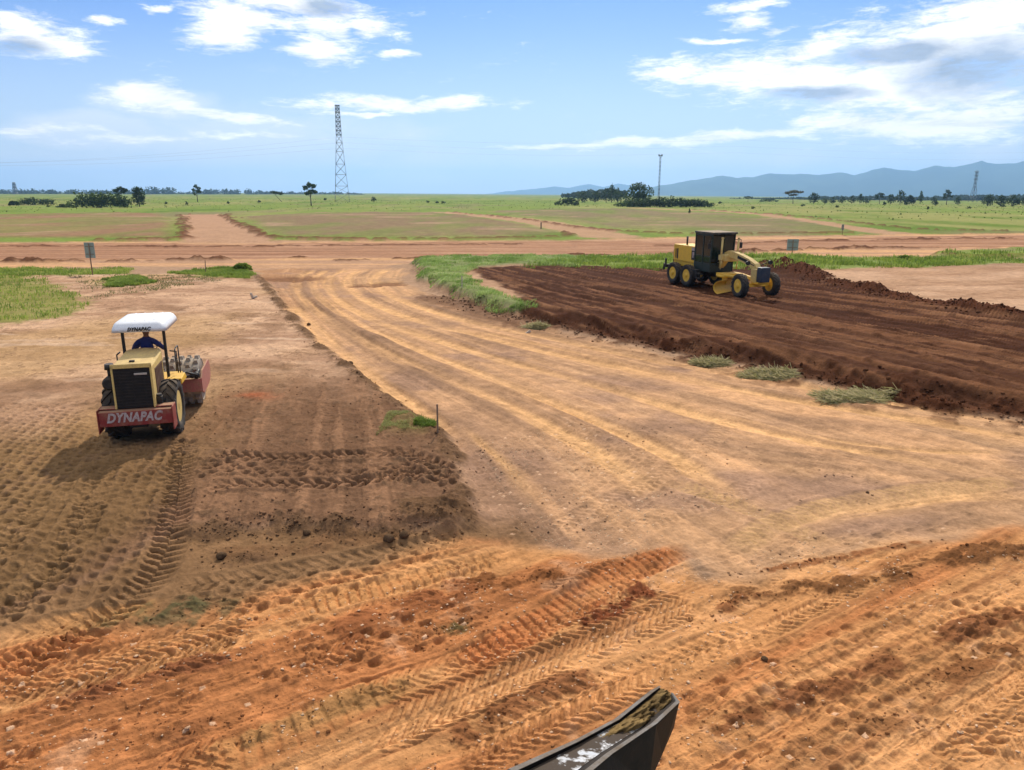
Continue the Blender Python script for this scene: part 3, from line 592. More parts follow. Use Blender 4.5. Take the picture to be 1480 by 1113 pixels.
        ix, t, s_, tot = near(x, y, WINDROW, 3.5); lp = np.clip(.62 + .42*fbm(s_/1.3, s_*0, 3, off=195), .2, 1.3); hh = np.interp(s_, [0, 1.0, 4.0, 9, 30], [.5, 1.15, 1.15, .62, .45])
        ww = np.interp(s_, [0, 4, 9, 30], [1.3, 1.4, .85, .6])
        m = np.exp(-(t/ww)**2)*lp*(1+.32*lm[ix]+.2*np.clip(fn[ix], -1, 1)); h[ix] += m*hh; c[ix] = lerp(c[ix], (.085, .034, .017), sstep(.14, .34, m)*.95); zn[ix[m > .3]] = 2
        # grass mound on the bank and small tuft
        for P, hh in ((G_MOUND, .13), (G_TUFT, .02)):
            s = poly_sd(xw, yw, P, 2.0); m = sstep(-.3, .4, s); h = h + m*hh; c = lerp(c, (.15, .185, .06) if hh > .1 else (.21, .165, .07), m*(.9 if hh > .1 else .7))
            zn[(s > 0)] = 0 if hh > .1 else 3
        # orange foreground
        sO = poly_sd(xw, yw, ORANGE, 4.0); mO = sstep(-.35, .45, sO + .3*md); zn[(sO > 0) & (zn == 1)] = 3
        q = x*.545 - y*.839; p_ = x*.839 + y*.545             # across and along the driving direction
        qw = q + .25*bg_ + .06*md; s1 = fbm(qw*1.3, p_*.05, 4, .6, off=201); s2 = fbm(qw*4.2, p_*.16, 4, .62, off=205)
        c = lerp(c, (.62, .355, .155), mO); c = lerp(c, (.49, .225, .092), mO*sstep(0, .5, s1 + .3*sstep(3, -6, x) + .1*md)*.85); c = lerp(c, (.70, .425, .20), mO*sstep(0, .5, -s1 + .1*md)*np.interp(x, [-6, 0], [.35, .8]))
        c = lerp(c, (.27, .125, .055), mO*sstep(.25, .7, s2 + .2*fn)*.6); c = lerp(c, (.70, .47, .29), mO*sstep(.45, .75, fbm(x/.8, y/.8, 4, .6, off=209))*.45)
        c = lerp(c, (.46, .12, .045), mO*np.exp(-((x-at_y(640+70, 12.6))/.55)**2-((y-12.6)/.35)**2)*.9)
        h = h + mO*(s1*.055 + s2*.03 + lm*.010 + fn*.013 + (.5-np.abs(s2))*.02)
        lq = fbm(q*.9, p_*.12, 2, off=206); lane = q/.44 + .35*lq; lf = lane-np.floor(lane); sgn = np.where((np.floor(lane).astype(int) & 1) > 0, 1., -1.)
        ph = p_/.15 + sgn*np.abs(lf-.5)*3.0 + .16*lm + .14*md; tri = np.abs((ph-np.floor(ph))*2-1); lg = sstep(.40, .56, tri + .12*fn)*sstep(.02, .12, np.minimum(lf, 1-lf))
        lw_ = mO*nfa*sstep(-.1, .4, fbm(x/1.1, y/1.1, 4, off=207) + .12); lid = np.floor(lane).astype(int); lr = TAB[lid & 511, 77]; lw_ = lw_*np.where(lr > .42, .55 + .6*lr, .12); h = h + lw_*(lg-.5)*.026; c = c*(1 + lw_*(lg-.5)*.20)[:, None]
        c = c*(1 - mO[:, None]*np.array([.15, .215, .27], f4))
        # faint flattened chips on the whole near ground
        nn2 = 1-sstep(14, 24, y); f2 = np.zeros(len(a)); kk = np.nonzero(nn2 > 0)[0]; f2[kk] = fbm(x[kk]/.085, y[kk]/.085, 3, .6, off=215)
        h = h + nfa*(fn*.008 + lm*.008) + nn2*np.clip(f2, -.3, 1)*.007; c = c*(1 + nn2*f2*.10)[:, None]
        # edge of loose clods round the left platform
        for L, w, hh in ((LEFT_EDGE, .36, .17), (LEFT_FRONT, .32, .075)):
            ix, t, s_, tot = near(x, y, L, 1.6); lp = np.clip(.6 + .6*fbm(s_/.55, s_*0, 3, off=211), .05, 1.4)
            m = np.exp(-((t)/w)**2)*lp*(1+.6*lm[ix]+.35*fn[ix]); m = m*sstep(0, 2, s_); h[ix] += m*hh; c[ix] = lerp(c[ix], (.15, .092, .05), sstep(.2, .6, m)*.9)
        ex, ey = g(628, 752); r2 = np.hypot((x-ex)/.85, (y-ey)/.5); m = np.exp(-r2**2)*(1+.5*lm+.4*fn); h = h + m*.12; c = lerp(c, (.14, .085, .045), sstep(.3, .6, m)*.9)
        for L, w, hh, cc in RIDGES:
            ix, t, s_, tot = near(x, y, L, w+.6); lp = np.clip(.62 + .6*fbm(s_/.6, t*1.5, 3, off=221), .08, 1.4)
            m = np.exp(-(t/w)**2)*lp*sstep(0, .6, s_)*sstep(tot, tot-.6, s_); h[ix] += m*hh*.6*(1+.9*fn[ix]+.5*lm[ix]); c[ix] = lerp(c[ix], cc, sstep(.15, .5, m*(1+1.1*fn[ix]+.6*lm[ix]))*.9)
        # pad foot prints
        for k, (P, dg, pa, pb, dep, fl) in enumerate(PADS):
            s = poly_sd(xw, yw, P, 1.0); ix = np.nonzero(s > -.2)[0]
            if not len(ix): continue
            an = R(dg); A = x[ix]*math.sin(an) + y[ix]*math.cos(an); B = x[ix]*math.cos(an) - y[ix]*math.sin(an)
            A = A + .05*md[ix]; B = B + .03*lm[ix]
            rb = np.floor(B/pb); A2 = A/pa + .5*(rb.astype(int) & 1); ra = np.floor(A2); la = (A2-ra-.5)*pa; lb = (B/pb-rb-.5)*pb
            h1 = TAB[(ra.astype(int)*7 + k) & 511, rb.astype(int) & 511]; h2 = TAB[(rb.astype(int)*5 + 99) & 511, (ra.astype(int)+k*3) & 511]
            la = la + (h1-.5)*.05; lb = lb + (h2-.5)*.035
            r = np.maximum(np.abs(la)/(.085+.03*h2), np.abs(lb)/(.065+.03*h1)); r = .5*r + .5*np.hypot(la/.09, lb/.07)
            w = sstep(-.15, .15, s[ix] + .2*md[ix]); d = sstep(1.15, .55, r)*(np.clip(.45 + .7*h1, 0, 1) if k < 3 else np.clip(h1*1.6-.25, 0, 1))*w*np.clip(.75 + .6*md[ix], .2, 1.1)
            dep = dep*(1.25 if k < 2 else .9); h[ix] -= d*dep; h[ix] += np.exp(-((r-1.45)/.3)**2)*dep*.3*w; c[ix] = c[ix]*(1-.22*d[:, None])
            if fl:
                f_ = sstep(.95, .8, np.maximum(np.abs(la)/.04, np.abs(lb)/.036))*(h2 < fl)*(h1 > .4)*w; c[ix] = lerp(c[ix], (.66, .47, .31), f_*(.55+.4*h1)); h[ix] += f_*(dep*.35*np.clip(h1*1.6-.25, 0, 1))
        # tyre tracks
        for k, (L, hw, pit, kind, dep, amt, cc) in enumerate(TRACKS):
            ix, t, s_, tot = near(x, y, L, hw+.5)
            if not len(ix): continue
            t = t + .03*md[ix]; at_ = np.abs(t); ends = sstep(0, .8, s_)*sstep(tot, tot-.8, s_)
            live = ends*np.clip(.85 + .5*fbm(s_/1.1, t*2.5, 3, off=231+k), 0, 1.15)
            w = sstep(hw+.05, hw-.05, at_)*live
            ph = s_/pit + (at_*2.6 if kind == 'chev' else t*.9) + .12*lm[ix] + (np.where(t > 0, .5, 0) if kind == 'chev' else 0); tri = np.abs((ph - np.floor(ph))*2-1)
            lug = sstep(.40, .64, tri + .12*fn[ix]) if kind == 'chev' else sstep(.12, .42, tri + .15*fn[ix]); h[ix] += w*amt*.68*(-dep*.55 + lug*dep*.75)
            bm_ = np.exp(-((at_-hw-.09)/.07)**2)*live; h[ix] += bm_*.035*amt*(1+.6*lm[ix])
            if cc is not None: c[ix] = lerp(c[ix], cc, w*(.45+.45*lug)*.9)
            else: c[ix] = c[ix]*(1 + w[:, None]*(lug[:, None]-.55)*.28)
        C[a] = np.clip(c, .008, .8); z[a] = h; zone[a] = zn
    # grain
    soil = (zone > 0)[:, None]; C = np.where(soil, C*np.array([.93, .825, .77], f4), C)
    C = C*(1 + .18*fine*nf + .10*mid)[:, None]
    return z, np.clip(C, .006, .8).astype(f4), zone
def hz(x, y):
    return float(terrain(np.array([x]), np.array([y]))[0][0])
def hzs(P):
    return terrain(np.array([p[0] for p in P], float), np.array([p[1] for p in P], float))[0]
def build_ground():
    ys = [np.linspace(-2.0, g(740, 1160)[1], 40, endpoint=False)]
    ys.append(np.array([g(740, v)[1] for v in np.concatenate([np.arange(1160, 640, -1.0), np.arange(640, 300, -.8), np.arange(300, 288, -.6)])]))
    ys.append(np.geomspace(g(740, 288)[1]*1.02, 9000, 40))
    ys = np.concatenate(ys); nc = 1480
    cs = np.linspace(-1, 1, nc)
    hwid = (ys + 3.0)*.93
    Xg = (cs[None, :]*hwid[:, None]); Yg = np.repeat(ys[:, None], nc, 1)
    X = Xg.ravel(); Y = Yg.ravel(); nr = len(ys)
    Z = np.empty(len(X)); Cc = np.empty((len(X), 3), f4); zo = np.empty(len(X), np.int8)
    for i in range(0, nr, 150):
        s = slice(i*nc, min(nr, i+150)*nc); Z[s], Cc[s], zo[s] = terrain(X[s], Y[s])
    V = np.stack([X, Y, Z], 1)
    # smooth normals from the whole sheet so that its pieces meet without a seam
    G3 = V.reshape(nr, nc, 3); du = np.gradient(G3, axis=1); dv = np.gradient(G3, axis=0); nrm = np.cross(du, dv).reshape(-1, 3); nrm /= np.linalg.norm(nrm, axis=1)[:, None]
    i = np.arange(nr-1)[:, None]*nc + np.arange(nc-1)[None, :]
    F = np.stack([i, i+1, i+nc+1, i+nc], -1).reshape(-1, 4); fz = zo[F[:, 0]]
    for k, (nm, mt) in enumerate((('grass_field', 'soil_far'), ('dirt_road', 'soil'), ('cut_soil', 'soil'), ('ground', 'soil'))):
        f = F[fz == k]; used, inv = np.unique(f, return_inverse=True)
        me = np_mesh(nm, V[used], inv.reshape(-1, 4), {'Col': Cc[used]})
        me.polygons.foreach_set('use_smooth', np.ones(len(f), bool)); me.normals_split_custom_set_from_vertices(nrm[used].astype(f4))
        o = link_mesh(nm, me, M[mt]); o['kind'] = 'structure'
    # coarse land round and behind the fan
    me = np_mesh('ground', np.array([(-9000, -3000, -.6), (9000, -3000, -.6), (9000, -1.95, -.6), (-9000, -1.95, -.6)]), np.array([[0, 1, 2, 3]]), {'Col': np.array([[.36, .22, .12]]*4)})
    o = link_mesh('ground', me, M['soil_far']); o['kind'] = 'structure'
    me = np_mesh('ground', np.array([(-3, -1.95, -.6), (-9000, -1.95, -.6), (-9000, 9000, -45), (-8600, 9000, -45), (3, -1.95, -.6), (9000, -1.95, -.6), (9000, 9000, -45), (8600, 9000, -45)]), np.array([[0, 3, 2, 1], [4, 5, 6, 7]]), {'Col': np.array([[.15, .19, .06]]*8)})
    o = link_mesh('grass_field', me, M['soil_far']); o['kind'] = 'structure'
build_ground()
# ------------------------------------------------------------------ far mountains and the air
def build_mountains():
    def rng_(name, ridge, y0, y1, base, seed):
        us = np.array([p[0] for p in ridge], float); vs = np.array([p[1] for p in ridge], float)
        uu = np.arange(us[0], us[-1]+.1, 3.0); nu = len(uu); rows = 16; V = []
        yr = y0 + (y1-y0)*.62
        for j in range(rows):
            f = j/(rows-1); y = y0 + (y1-y0)*f
            hv = np.interp(uu, us, vs); x = (uu-W0/2)/FPX*(yr*cP)*(1 + (y-yr)/yr)
            ztop = CAM_H + (281.5-hv)/FPX*yr*1.06
            k = 1-abs(f-.62)/(.62 if f < .62 else .38)
            n = fbm(x/420, np.full(nu, y/900), 4, off=300+seed); sp_ = np.abs(fbm(x/260, np.full(nu, y/2600), 3, off=310+seed))
            z = base + (ztop-base)*np.clip(k**.8 + (n*.10 - sp_*.16)*(1-k)*k*4*.6, 0, 1) + fbm(x/90, np.full(nu, 0.), 3, off=320+seed)*6*k
            V.append(np.stack([x, np.full(nu, y), z], 1))
        V = np.concatenate(V); i = np.arange(rows-1)[:, None]*nu + np.arange(nu-1)[None, :]
        F = np.stack([i, i+1, i+nu+1, i+nu], -1).reshape(-1, 4)
        me = np_mesh(name, V, F, {'Col': np.tile(np.array([[.07, .10, .05]]), (len(V), 1))*(1+.3*fbm(V[:, 0]/300, V[:, 1]/300, 3, off=330))[:, None]})
        o = link_mesh(name, me, M['soil_far'], smooth=True); o['kind'] = 'structure'
    rng_('mountains', [(905, 284), (925, 277), (950, 270), (975, 266), (1000, 262), (1018, 260), (1042, 256.5), (1062, 259), (1085, 258.5), (1110, 253.5), (1135, 255), (1152, 254), (1180, 255), (1215, 252), (1232, 256), (1250, 251), (1272, 245.5), (1292, 248.5), (1318, 250), (1345, 243.5), (1375, 245.5), (1395, 241), (1412, 237), (1432, 241.5), (1460, 240.5), (1480, 236), (1530, 228), (1600, 236), (1700, 232), (1900, 245)], 8400, 10800, -45, 0)
    rng_('hills', [(640, 284), (700, 280.5), (745, 276), (775, 273.5), (800, 270.5), (822, 272), (852, 267.5), (872, 271), (893, 266.5), (915, 270), (945, 271), (1000, 268), (1100, 270)], 11500, 13800, -40, 9)
    m, nt, out = new_mat('haze_air')
    v = N(nt, 'ShaderNodeVolumePrincipled'); v.inputs['Color'].default_value = (.36, .65, 1.0, 1); v.inputs['Density'].default_value = HAZE; v.inputs['Anisotropy'].default_value = .4
    LK(nt, v.outputs[0], out.inputs[1])
    b = MB(); b.box((0, 5600, 170), (24000, 17600, 560), bev=0); o = b.build('haze', m); o['kind'] = 'stuff'
    scene.cycles.volume_step_rate = 4.0; scene.cycles.volume_max_steps = 64
HAZE = 0.95e-4
build_mountains()
# ------------------------------------------------------------------ trees and shrubs
def leaf_cloud(blobs, n, size, rs, shell=.45):
    blobs = [(np.array(c, float), np.array(r if hasattr(r, '__len__') else (r, r, r), float)) for c, r in blobs]
    vol = np.array([r[0]*r[1]*r[2] for _, r in blobs])**.7; pick = rs.choice(len(blobs), n, p=vol/vol.sum())
    d = rs.normal(size=(n, 3)); d /= np.linalg.norm(d, axis=1)[:, None]; rad = (shell + (1-shell)*rs.rand(n))**.8*(1+.12*rs.normal(size=n))
    Cn = np.array([b[0] for b in blobs])[pick]; Rr = np.array([b[1] for b in blobs])[pick]
    P = Cn + d*rad[:, None]*Rr
    u = rs.normal(size=(n, 3)) + d*.2; u /= np.linalg.norm(u, axis=1)[:, None]; w = np.cross(u, rs.normal(size=(n, 3))); w /= np.linalg.norm(w, axis=1)[:, None]
    s = size*(.6+.8*rs.rand(n))[:, None]
    V = np.stack([P-u*s-w*s*.5, P+u*s*.3-w*s*.7, P+u*s+w*s*.4, P-u*s*.2+w*s*.7], 1).reshape(-1, 3)
    return V, np.arange(4*n).reshape(n, 4)
SHAPES = {  # blob centres and radii in units of (half width, half width, height)
    'round': [((0, 0, .58), (.62, .62, .32)), ((-.5, .1, .44), (.45, .4, .3)), ((.48, -.1, .5), (.48, .4, .34)), ((.1, 0, .25), (.6, .5, .2)), ((.1, .1, .84), (.42, .4, .15)), ((-.25, -.2, .78), (.38, .36, .15)), ((.3, .2, .42), (.35, .35, .12))],
    'umbrella': [((0, 0, .86), (.5, .5, .11)), ((-.55, .1, .78), (.42, .4, .09)), ((.58, 0, .80), (.4, .4, .09)), ((.15, .2, .66), (.35, .3, .07)), ((-.3, -.1, .64), (.3, .3, .06))],
    'sparse': [((-.1, 0, .86), (.42, .4, .11)), ((.4, .1, .8), (.38, .36, .1)), ((-.55, 0, .72), (.36, .34, .1)), ((.2, 0, .62), (.4, .36, .09)), ((-.4, 0, .5), (.36, .3, .08)), ((.65, 0, .58), (.3, .3, .07))],
    'leaning': [((-.5, 0, .86), (.45, .4, .13)), ((.0, 0, .82), (.5, .4, .12)), ((.45, .1, .72), (.35, .3, .12))],
    'bush': [((0, 0, .5), (.5, .5, .48)), ((-.5, .1, .38), (.45, .45, .4)), ((.5, 0, .42), (.46, .45, .44)), ((-.2, -.2, .7), (.35, .3, .26)), ((.28, .1, .68), (.34, .3, .28)), ((.78, 0, .28), (.25, .3, .27)), ((-.8, 0, .26), (.25, .3, .26))],
    'tall': [((0, 0, .4), (.7, .7, .3)), ((0, 0, .75), (.45, .45, .26)), ((.3, 0, .55), (.5, .5, .22))]}
def tree(u, y, wpx, hpx, kind, mat, label, cat='tree', name='tree', group=None, n=500, trunk=True):
    rs = np.random.RandomState(abs(hash((round(u*10), round(y), kind == 'bush'))) % 100000)
    x = at_y(u, y); z = hz(x, y); s = y*cP/FPX*1.02; hw = wpx*s/2; h = hpx*s
    root = empty(name, (x, y, z - .1), label=label, cat=cat, group=group)
    bl = [((c[0]*hw*(1+.1*rs.normal()), c[1]*hw, c[2]*h*(1+.03*rs.normal())), (r[0]*hw*.92, r[1]*hw*.92, r[2]*h)) for c, r in SHAPES[kind]]
    if kind == 'bush' and wpx > 45:            # long growth: many small heads side by side
        bl = []
        k = max(7, int(wpx/6))
        for i in range(k):
            q = -1 + 2*(i+.5)/k; hh = h*(.62+.38*rs.rand())*(1-.35*abs(q)**3); bl.append(((q*hw*.94, (rs.rand()-.5)*hw*.3, hh*.5), (hw/k*3.0, hw/k*3.0, hh*.5)))
    ls = max(.16, .018*h + .9*y/1077*.62)
    V, F = leaf_cloud(bl, int(n*(1.8 if kind == 'bush' else 1.2)), ls*(1.25 if kind == 'bush' else 1), rs, .35 if kind != 'bush' else .3)
    V[:, 2] = np.maximum(V[:, 2], .05)
    link_mesh('crown' if trunk else 'foliage', np_mesh('crown', V, F), mat, root)
    b = MB(); top = .62*h; r0 = max(.035*h, .12)*.75
    if trunk:
        lean = -.35*hw if kind == 'leaning' else .05*hw
        p0, p1, p2 = (lean*-1.6 if kind == 'leaning' else 0, 0, -.2), (lean*-.4, 0, top*.55), (lean*.6, 0, top)
        b.cyl(p0, p1, r0, r0*.75, 7).cyl(p1, p2, r0*.75, r0*.5, 7)
        for c, r in bl[:5]: b.cyl(p1 if c[2] < top else p2, (c[0]*.8, c[1]*.8, c[2]), r0*.45, r0*.2, 5)
        b.build('trunk', M['bark'], root)
    else:
        for i in range(5):
            q = bl[i % len(bl)][0]; b.cyl((0, 0, -.1), (q[0]*.9, q[1]*.9, q[2]*1.1), r0*.5, r0*.2, 5)
        b.build('stem', M['bark'], root)
    return root
D_, L_, Y_ = M['leaf_dark'], M['leaf_mid'], M['leaf_dry']
# left of the pylon
tree(20, 420, 17, 7, 'bush', D_, 'low dark bush at the left edge of the plain', 'bush', 'bush', n=260, trunk=False)
tree(52, 430, 50, 12, 'bush', D_, 'long low dark bush with an uneven top near the left edge', 'bush', 'bush', n=600, trunk=False)
tree(148, 350, 86, 25, 'bush', L_, 'largest rounded bush mass standing before two dark trees', 'bush', 'bush', n=1500, trunk=False)
tree(95, 352, 30, 6, 'bush', L_, 'low green outgrowth left of the largest bush mass', 'bush', 'bush', n=260, trunk=False)
tree(177, 400, 24, 28, 'umbrella', D_, 'flat-topped dark tree rising behind the largest bush', n=420)
tree(202, 380, 27, 30, 'round', D_, 'dense dark tree beside the flat-topped tree', n=620)
tree(286, 560, 15, 24, 'sparse', L_, 'thin pale tree with a small top above the far woodland', n=260)
tree(401, 560, 24, 16, 'leaning', D_, 'small tree with a leaning trunk on the open plain', n=300)
tree(450, 400, 24, 34, 'sparse', L_, 'lone open-crowned tree left of the tall lattice pylon', n=520)
tree(270, 420, 7, 6, 'tall', D_, 'tiny dark shrub on the plain below the thin pale tree', 'shrub', 'shrub', n=60, trunk=False)
tree(540, 520, 13, 9, 'tall', D_, 'small dark shrub right of the tall pylon', 'shrub', 'shrub', n=120, trunk=False)
# middle
tree(820, 430, 35, 12, 'bush', D_, 'dark low bush at the left end of the middle thicket', 'bush', 'bush', n=500, trunk=False)
for u, w, h in ((842, 22, 16), (860, 20, 18), (876, 22, 20), (893, 22, 18)):
    tree(u, 560, w, h, 'round', D_, 'dark tree of the close thicket behind the broad green tree', group='trees of the middle thicket', n=330)
tree(884, 600, 16, 26, 'tall', D_, 'dark tree whose head tops the middle thicket', n=260)
tree(922, 420, 48, 34, 'round', L_, 'broad bright green tree beside the thin mast', n=1300)
tree(968, 370, 125, 16, 'bush', M['leaf_dark'], 'long dark clipped-looking hedge right of the broad green tree', 'hedge', 'hedge', n=2600, trunk=False)
tree(915, 375, 46, 12, 'bush', L_, 'light green bush at the left end of the long hedge', 'bush', 'bush', n=700, trunk=False)
tree(996, 240, 5, 7, 'tall', D_, 'tiny dark shrub in the field below the long hedge', 'shrub', 'shrub', n=70, trunk=False)
# right
tree(1081, 700, 15, 9, 'umbrella', D_, 'little flat-crowned tree standing alone before the mountains', n=160)
tree(1112, 760, 28, 5, 'bush', D_, 'low strip of scrub left of the pale umbrella tree', 'bush', 'bush', n=160, trunk=False)
tree(1146, 560, 29, 19, 'umbrella', Y_, 'pale dry umbrella-shaped tree before the mountains', n=520)
tree(1176, 580, 18, 17, 'round', D_, 'round dark tree right of the pale umbrella tree', n=380)
for u, w, h in ((1192, 14, 8), (1203, 12, 10), (1217, 13, 10), (1231, 13, 12), (1243, 11, 14), (1252, 14, 8)):
    tree(u, 640, w, h, 'round', D_, 'small dark tree in the broken row before the mountains', group='small trees in the broken row', n=170)
for u, w, h, k in ((1271, 17, 17, 'sparse'), (1287, 16, 15, 'round'), (1301, 18, 20, 'round'), (1314, 16, 14, 'bush')):
    tree(u, 600, w, h, k, D_, 'dark tree of the clump between broken row and lattice pylon', group='trees of the right clump', n=240)
tree(1330, 640, 11, 20, 'tall', L_, 'narrow pale-headed tree at the right end of the clump', n=160)
tree(1349, 600, 10, 12, 'round', D_, 'small round tree left of the two-tiered dark tree', n=130)
tree(1368, 560, 15, 21, 'sparse', D_, 'two-tiered dark tree standing left of the right-hand pylon', n=260)
tree(1384, 580, 12, 12, 'round', D_, 'low round tree between two-tiered tree and pylon', n=170)
for u, w, h in ((1428, 22, 18), (1446, 20, 17), (1464, 24, 17), (1482, 24, 16)):
    tree(u, 470, w, h, 'round', D_, 'broad dark tree of the row at the right edge', group='dark trees at the right edge', n=420)
tree(1352, 470, 11, 8, 'tall', D_, 'dark bush on the plain below the two-tiered tree', 'shrub', 'shrub', n=110, trunk=False)
tree(1278, 460, 8, 7, 'tall', D_, 'dark bush on the plain below the right clump', 'shrub', 'shrub', n=90, trunk=False)
tree(1341, 330, 5, 6, 'tall', D_, 'tiny dark shrub in the bright green field at right', 'shrub', 'shrub', n=60, trunk=False)
for u, y, w, h in ((330, 470, 8, 4), (375, 520, 7, 4), (618, 520, 8, 3), (640, 480, 12, 4), (632, 505, 8, 3), (470, 640, 8, 4), (1040, 520, 9, 4), (1160, 420, 11, 4), (1210, 380, 9, 4), (1310, 520, 10, 4), (1400, 360, 12, 4), (1450, 420, 10, 4), (240, 470, 8, 4), (70, 360, 8, 4), (1088, 330, 9, 4)):
    tree(u, y, w, h, 'tall', D_ if rnd.random() < .6 else L_, 'low scrubby shrub dotting the green plain', 'shrub', 'shrub', 'low shrubs dotting the plain', n=70, trunk=False)
def woodland(u0, u1, hs, y, seed, label, v0=283):
    rs = np.random.RandomState(seed); bl = []; s = y*cP/FPX
    u = u0
    while u < u1:
        h = np.interp(u, [p[0] for p in hs], [p[1] for p in hs])*s*(.75+.4*rs.rand()); x = at_y(u, y); z = CAM_H - 0*s + (281.5-v0)/FPX*y
        bl.append(((x, y + rs.rand()*160, z+h*.45), (s*(2.2+2.2*rs.rand()), 22, h*.55))); u += 1.8+1.8*rs.rand()
    V, F = leaf_cloud(bl, int((u1-u0)*22), 2.6, rs, .5)
    o = link_mesh('woodland', np_mesh('woodland', V, F), M['leaf_far']); tag(o, label, 'woodland', kind='stuff')
woodland(-60, 236, [(-60, 8), (60, 9), (120, 8), (180, 8), (190, 12), (232, 12)], 2300, 1, 'hazy blue woodland along the left horizon')
woodland(248, 385, [(248, 4), (270, 8), (330, 10), (370, 7), (385, 5)], 2500, 2, 'hazy woodland between the dark tree and leaning tree')
woodland(388, 520, [(388, 6), (420, 6), (440, 3), (470, 6), (500, 4), (520, 3)], 2700, 3, 'faint hazy woodland behind the tall pylon')
woodland(1090, 1560, [(1090, 2), (1180, 3), (1240, 5), (1300, 6), (1350, 3), (1400, 3), (1440, 6), (1500, 8)], 1300, 4, 'low dark scrub along the right horizon below the mountains', 289.5)
woodland(826, 912, [(826, 3), (850, 7), (880, 10), (912, 9)], 900, 5, 'hazy dark wood behind the middle thicket', 284)
# ------------------------------------------------------------------ pylons, mast, cables
def lattice(b, prof, r, x2=True):
    """prof: (z, half width); four legs, rings and crossed braces"""
    c4 = ((-1, -1), (1, -1), (1, 1), (-1, 1))
    for (z0, w0), (z1, w1) in zip(prof, prof[1:]):
        for k, (a, c) in enumerate(c4):
            a2, c2 = c4[(k+1) % 4]
            b.cyl((a*w0, c*w0, z0), (a*w1, c*w1, z1), r*1.5, None, 5)
            b.cyl((a*w0, c*w0, z0), (a2*w1, c2*w1, z1), r, None, 4); b.cyl((a2*w0, c2*w0, z0), (a*w1, c*w1, z1), r, None, 4)
            b.cyl((a*w1, c*w1, z1), (a2*w1, c2*w1, z1), r, None, 4)
    return b
y = 560; x = at_y(495, y); s = y*cP/FPX; HP = 134*s*.985
py = empty('lattice_pylon', (x, y, hz(x, y)-.2), R(12), label='tall narrow grey lattice pylon standing alone on the green plain', cat='pylon')
fr = [0, .09, .17, .29, .40, .53, .62, .70]; b = MB(); lattice(b, [(f*HP, np.interp(f, [0, .35, .7, 1], [5.2, 3.4, 1.8, 1.35])) for f in fr], .085); b.build('tower_base', M['galv'], py)
b = MB(); lattice(b, [(f*HP, np.interp(f, [0, .35, .7, 1], [5.2, 3.4, 1.8, 1.35])) for f in (.70, .745, .79, .835, .88, .93, .965, 1.0)], .14)
for f in (.7, .835, .93, 1.0): b.box((0, 0, f*HP), (3.4, 3.4, .35), bev=0)
b.build('tower_head', M['galv'], py); TOP1 = (x, y, HP)
y = 900; x = at_y(1406, y); s = y*cP/FPX; h2 = 44*s
p2 = empty('lattice_pylon', (x, y, hz(x, y)-.3), R(20), label='smaller lattice pylon in front of the mountains at right', cat='pylon')
b = MB(); lattice(b, [(f*h2, np.interp(f, [0, .55, 1], [3.4, 1.0, .9])) for f in (0, .2, .38, .55)], .11); b.build('tower_base', M['galv'], p2)
b = MB(); lattice(b, [(f*h2, 1.0) for f in (.55, .68, .8, .9, 1)], .11)
for f in (.74, .86, .97): b.cyl((-4.2, 0, f*h2), (4.2, 0, f*h2), .16, None, 5)
b.build('tower_head', M['galv'], p2)
y = 650; x = at_y(951.5, y); s = y*cP/FPX; h3 = 64*s
p3 = empty('lattice_mast', (x, y, hz(x, y)-.3), label='thin pale mast with a floodlight head behind the broad green tree', cat='mast')
b = MB(); lattice(b, [(f*h3, .5) for f in np.linspace(0, 1, 13)], .05); b.build('mast_frame', M['galv'], p3)
b = MB(); b.box((0, 0, h3+.3), (3.4, 1.0, .8), bev=.05).box((-1.2, 0, h3+1.1), (.9, 1.0, .9), bev=.05).box((1.2, 0, h3+1.1), (.9, 1.0, .9), bev=.05); b.build('floodlight_head', M['galv'], p3)
for k, (v0, v1, v2, lab) in enumerate(((238, 198, 205, 'uppermost faint power cable crossing the sky'), (236, 206, 216, 'middle faint power cable crossing the sky'), (240, 214, 226, 'lowest faint power cable crossing the sky'))):
    pts = []
    for i in range(41):
        u = -80 + 1640*i/40; f = i/40; v = np.interp(u, [-80, 490, 1560], [v0, v1, v2]) + 9*math.sin(PI*((u-490)/570.0 % 1.0))*.8
        yy = 470 + max(0, u-490)/1070*430; d = ray(u, v); t = yy/d[1]; pts.append((d[0]*t, yy, CAM_H + d[2]*t))
    b = MB()
    for p, q in zip(pts, pts[1:]): b.cyl(p, q, .022, None, 5, caps=False)
    tag(b.build('power_cable', M['galv']), lab, 'cable')
# radio tower on the left horizon
y = 2200; x = at_y(23, y); b = MB(); lattice(b, [(f*36, np.interp(f, [0, 1], [5, 2])) for f in (0, .25, .5, .75, 1)], .6)
o = b.build('lattice_pylon', M['galv']); o.location = (x, y, CAM_H - 2); tag(o, 'tiny hazy tower above the left horizon woodland', 'pylon')
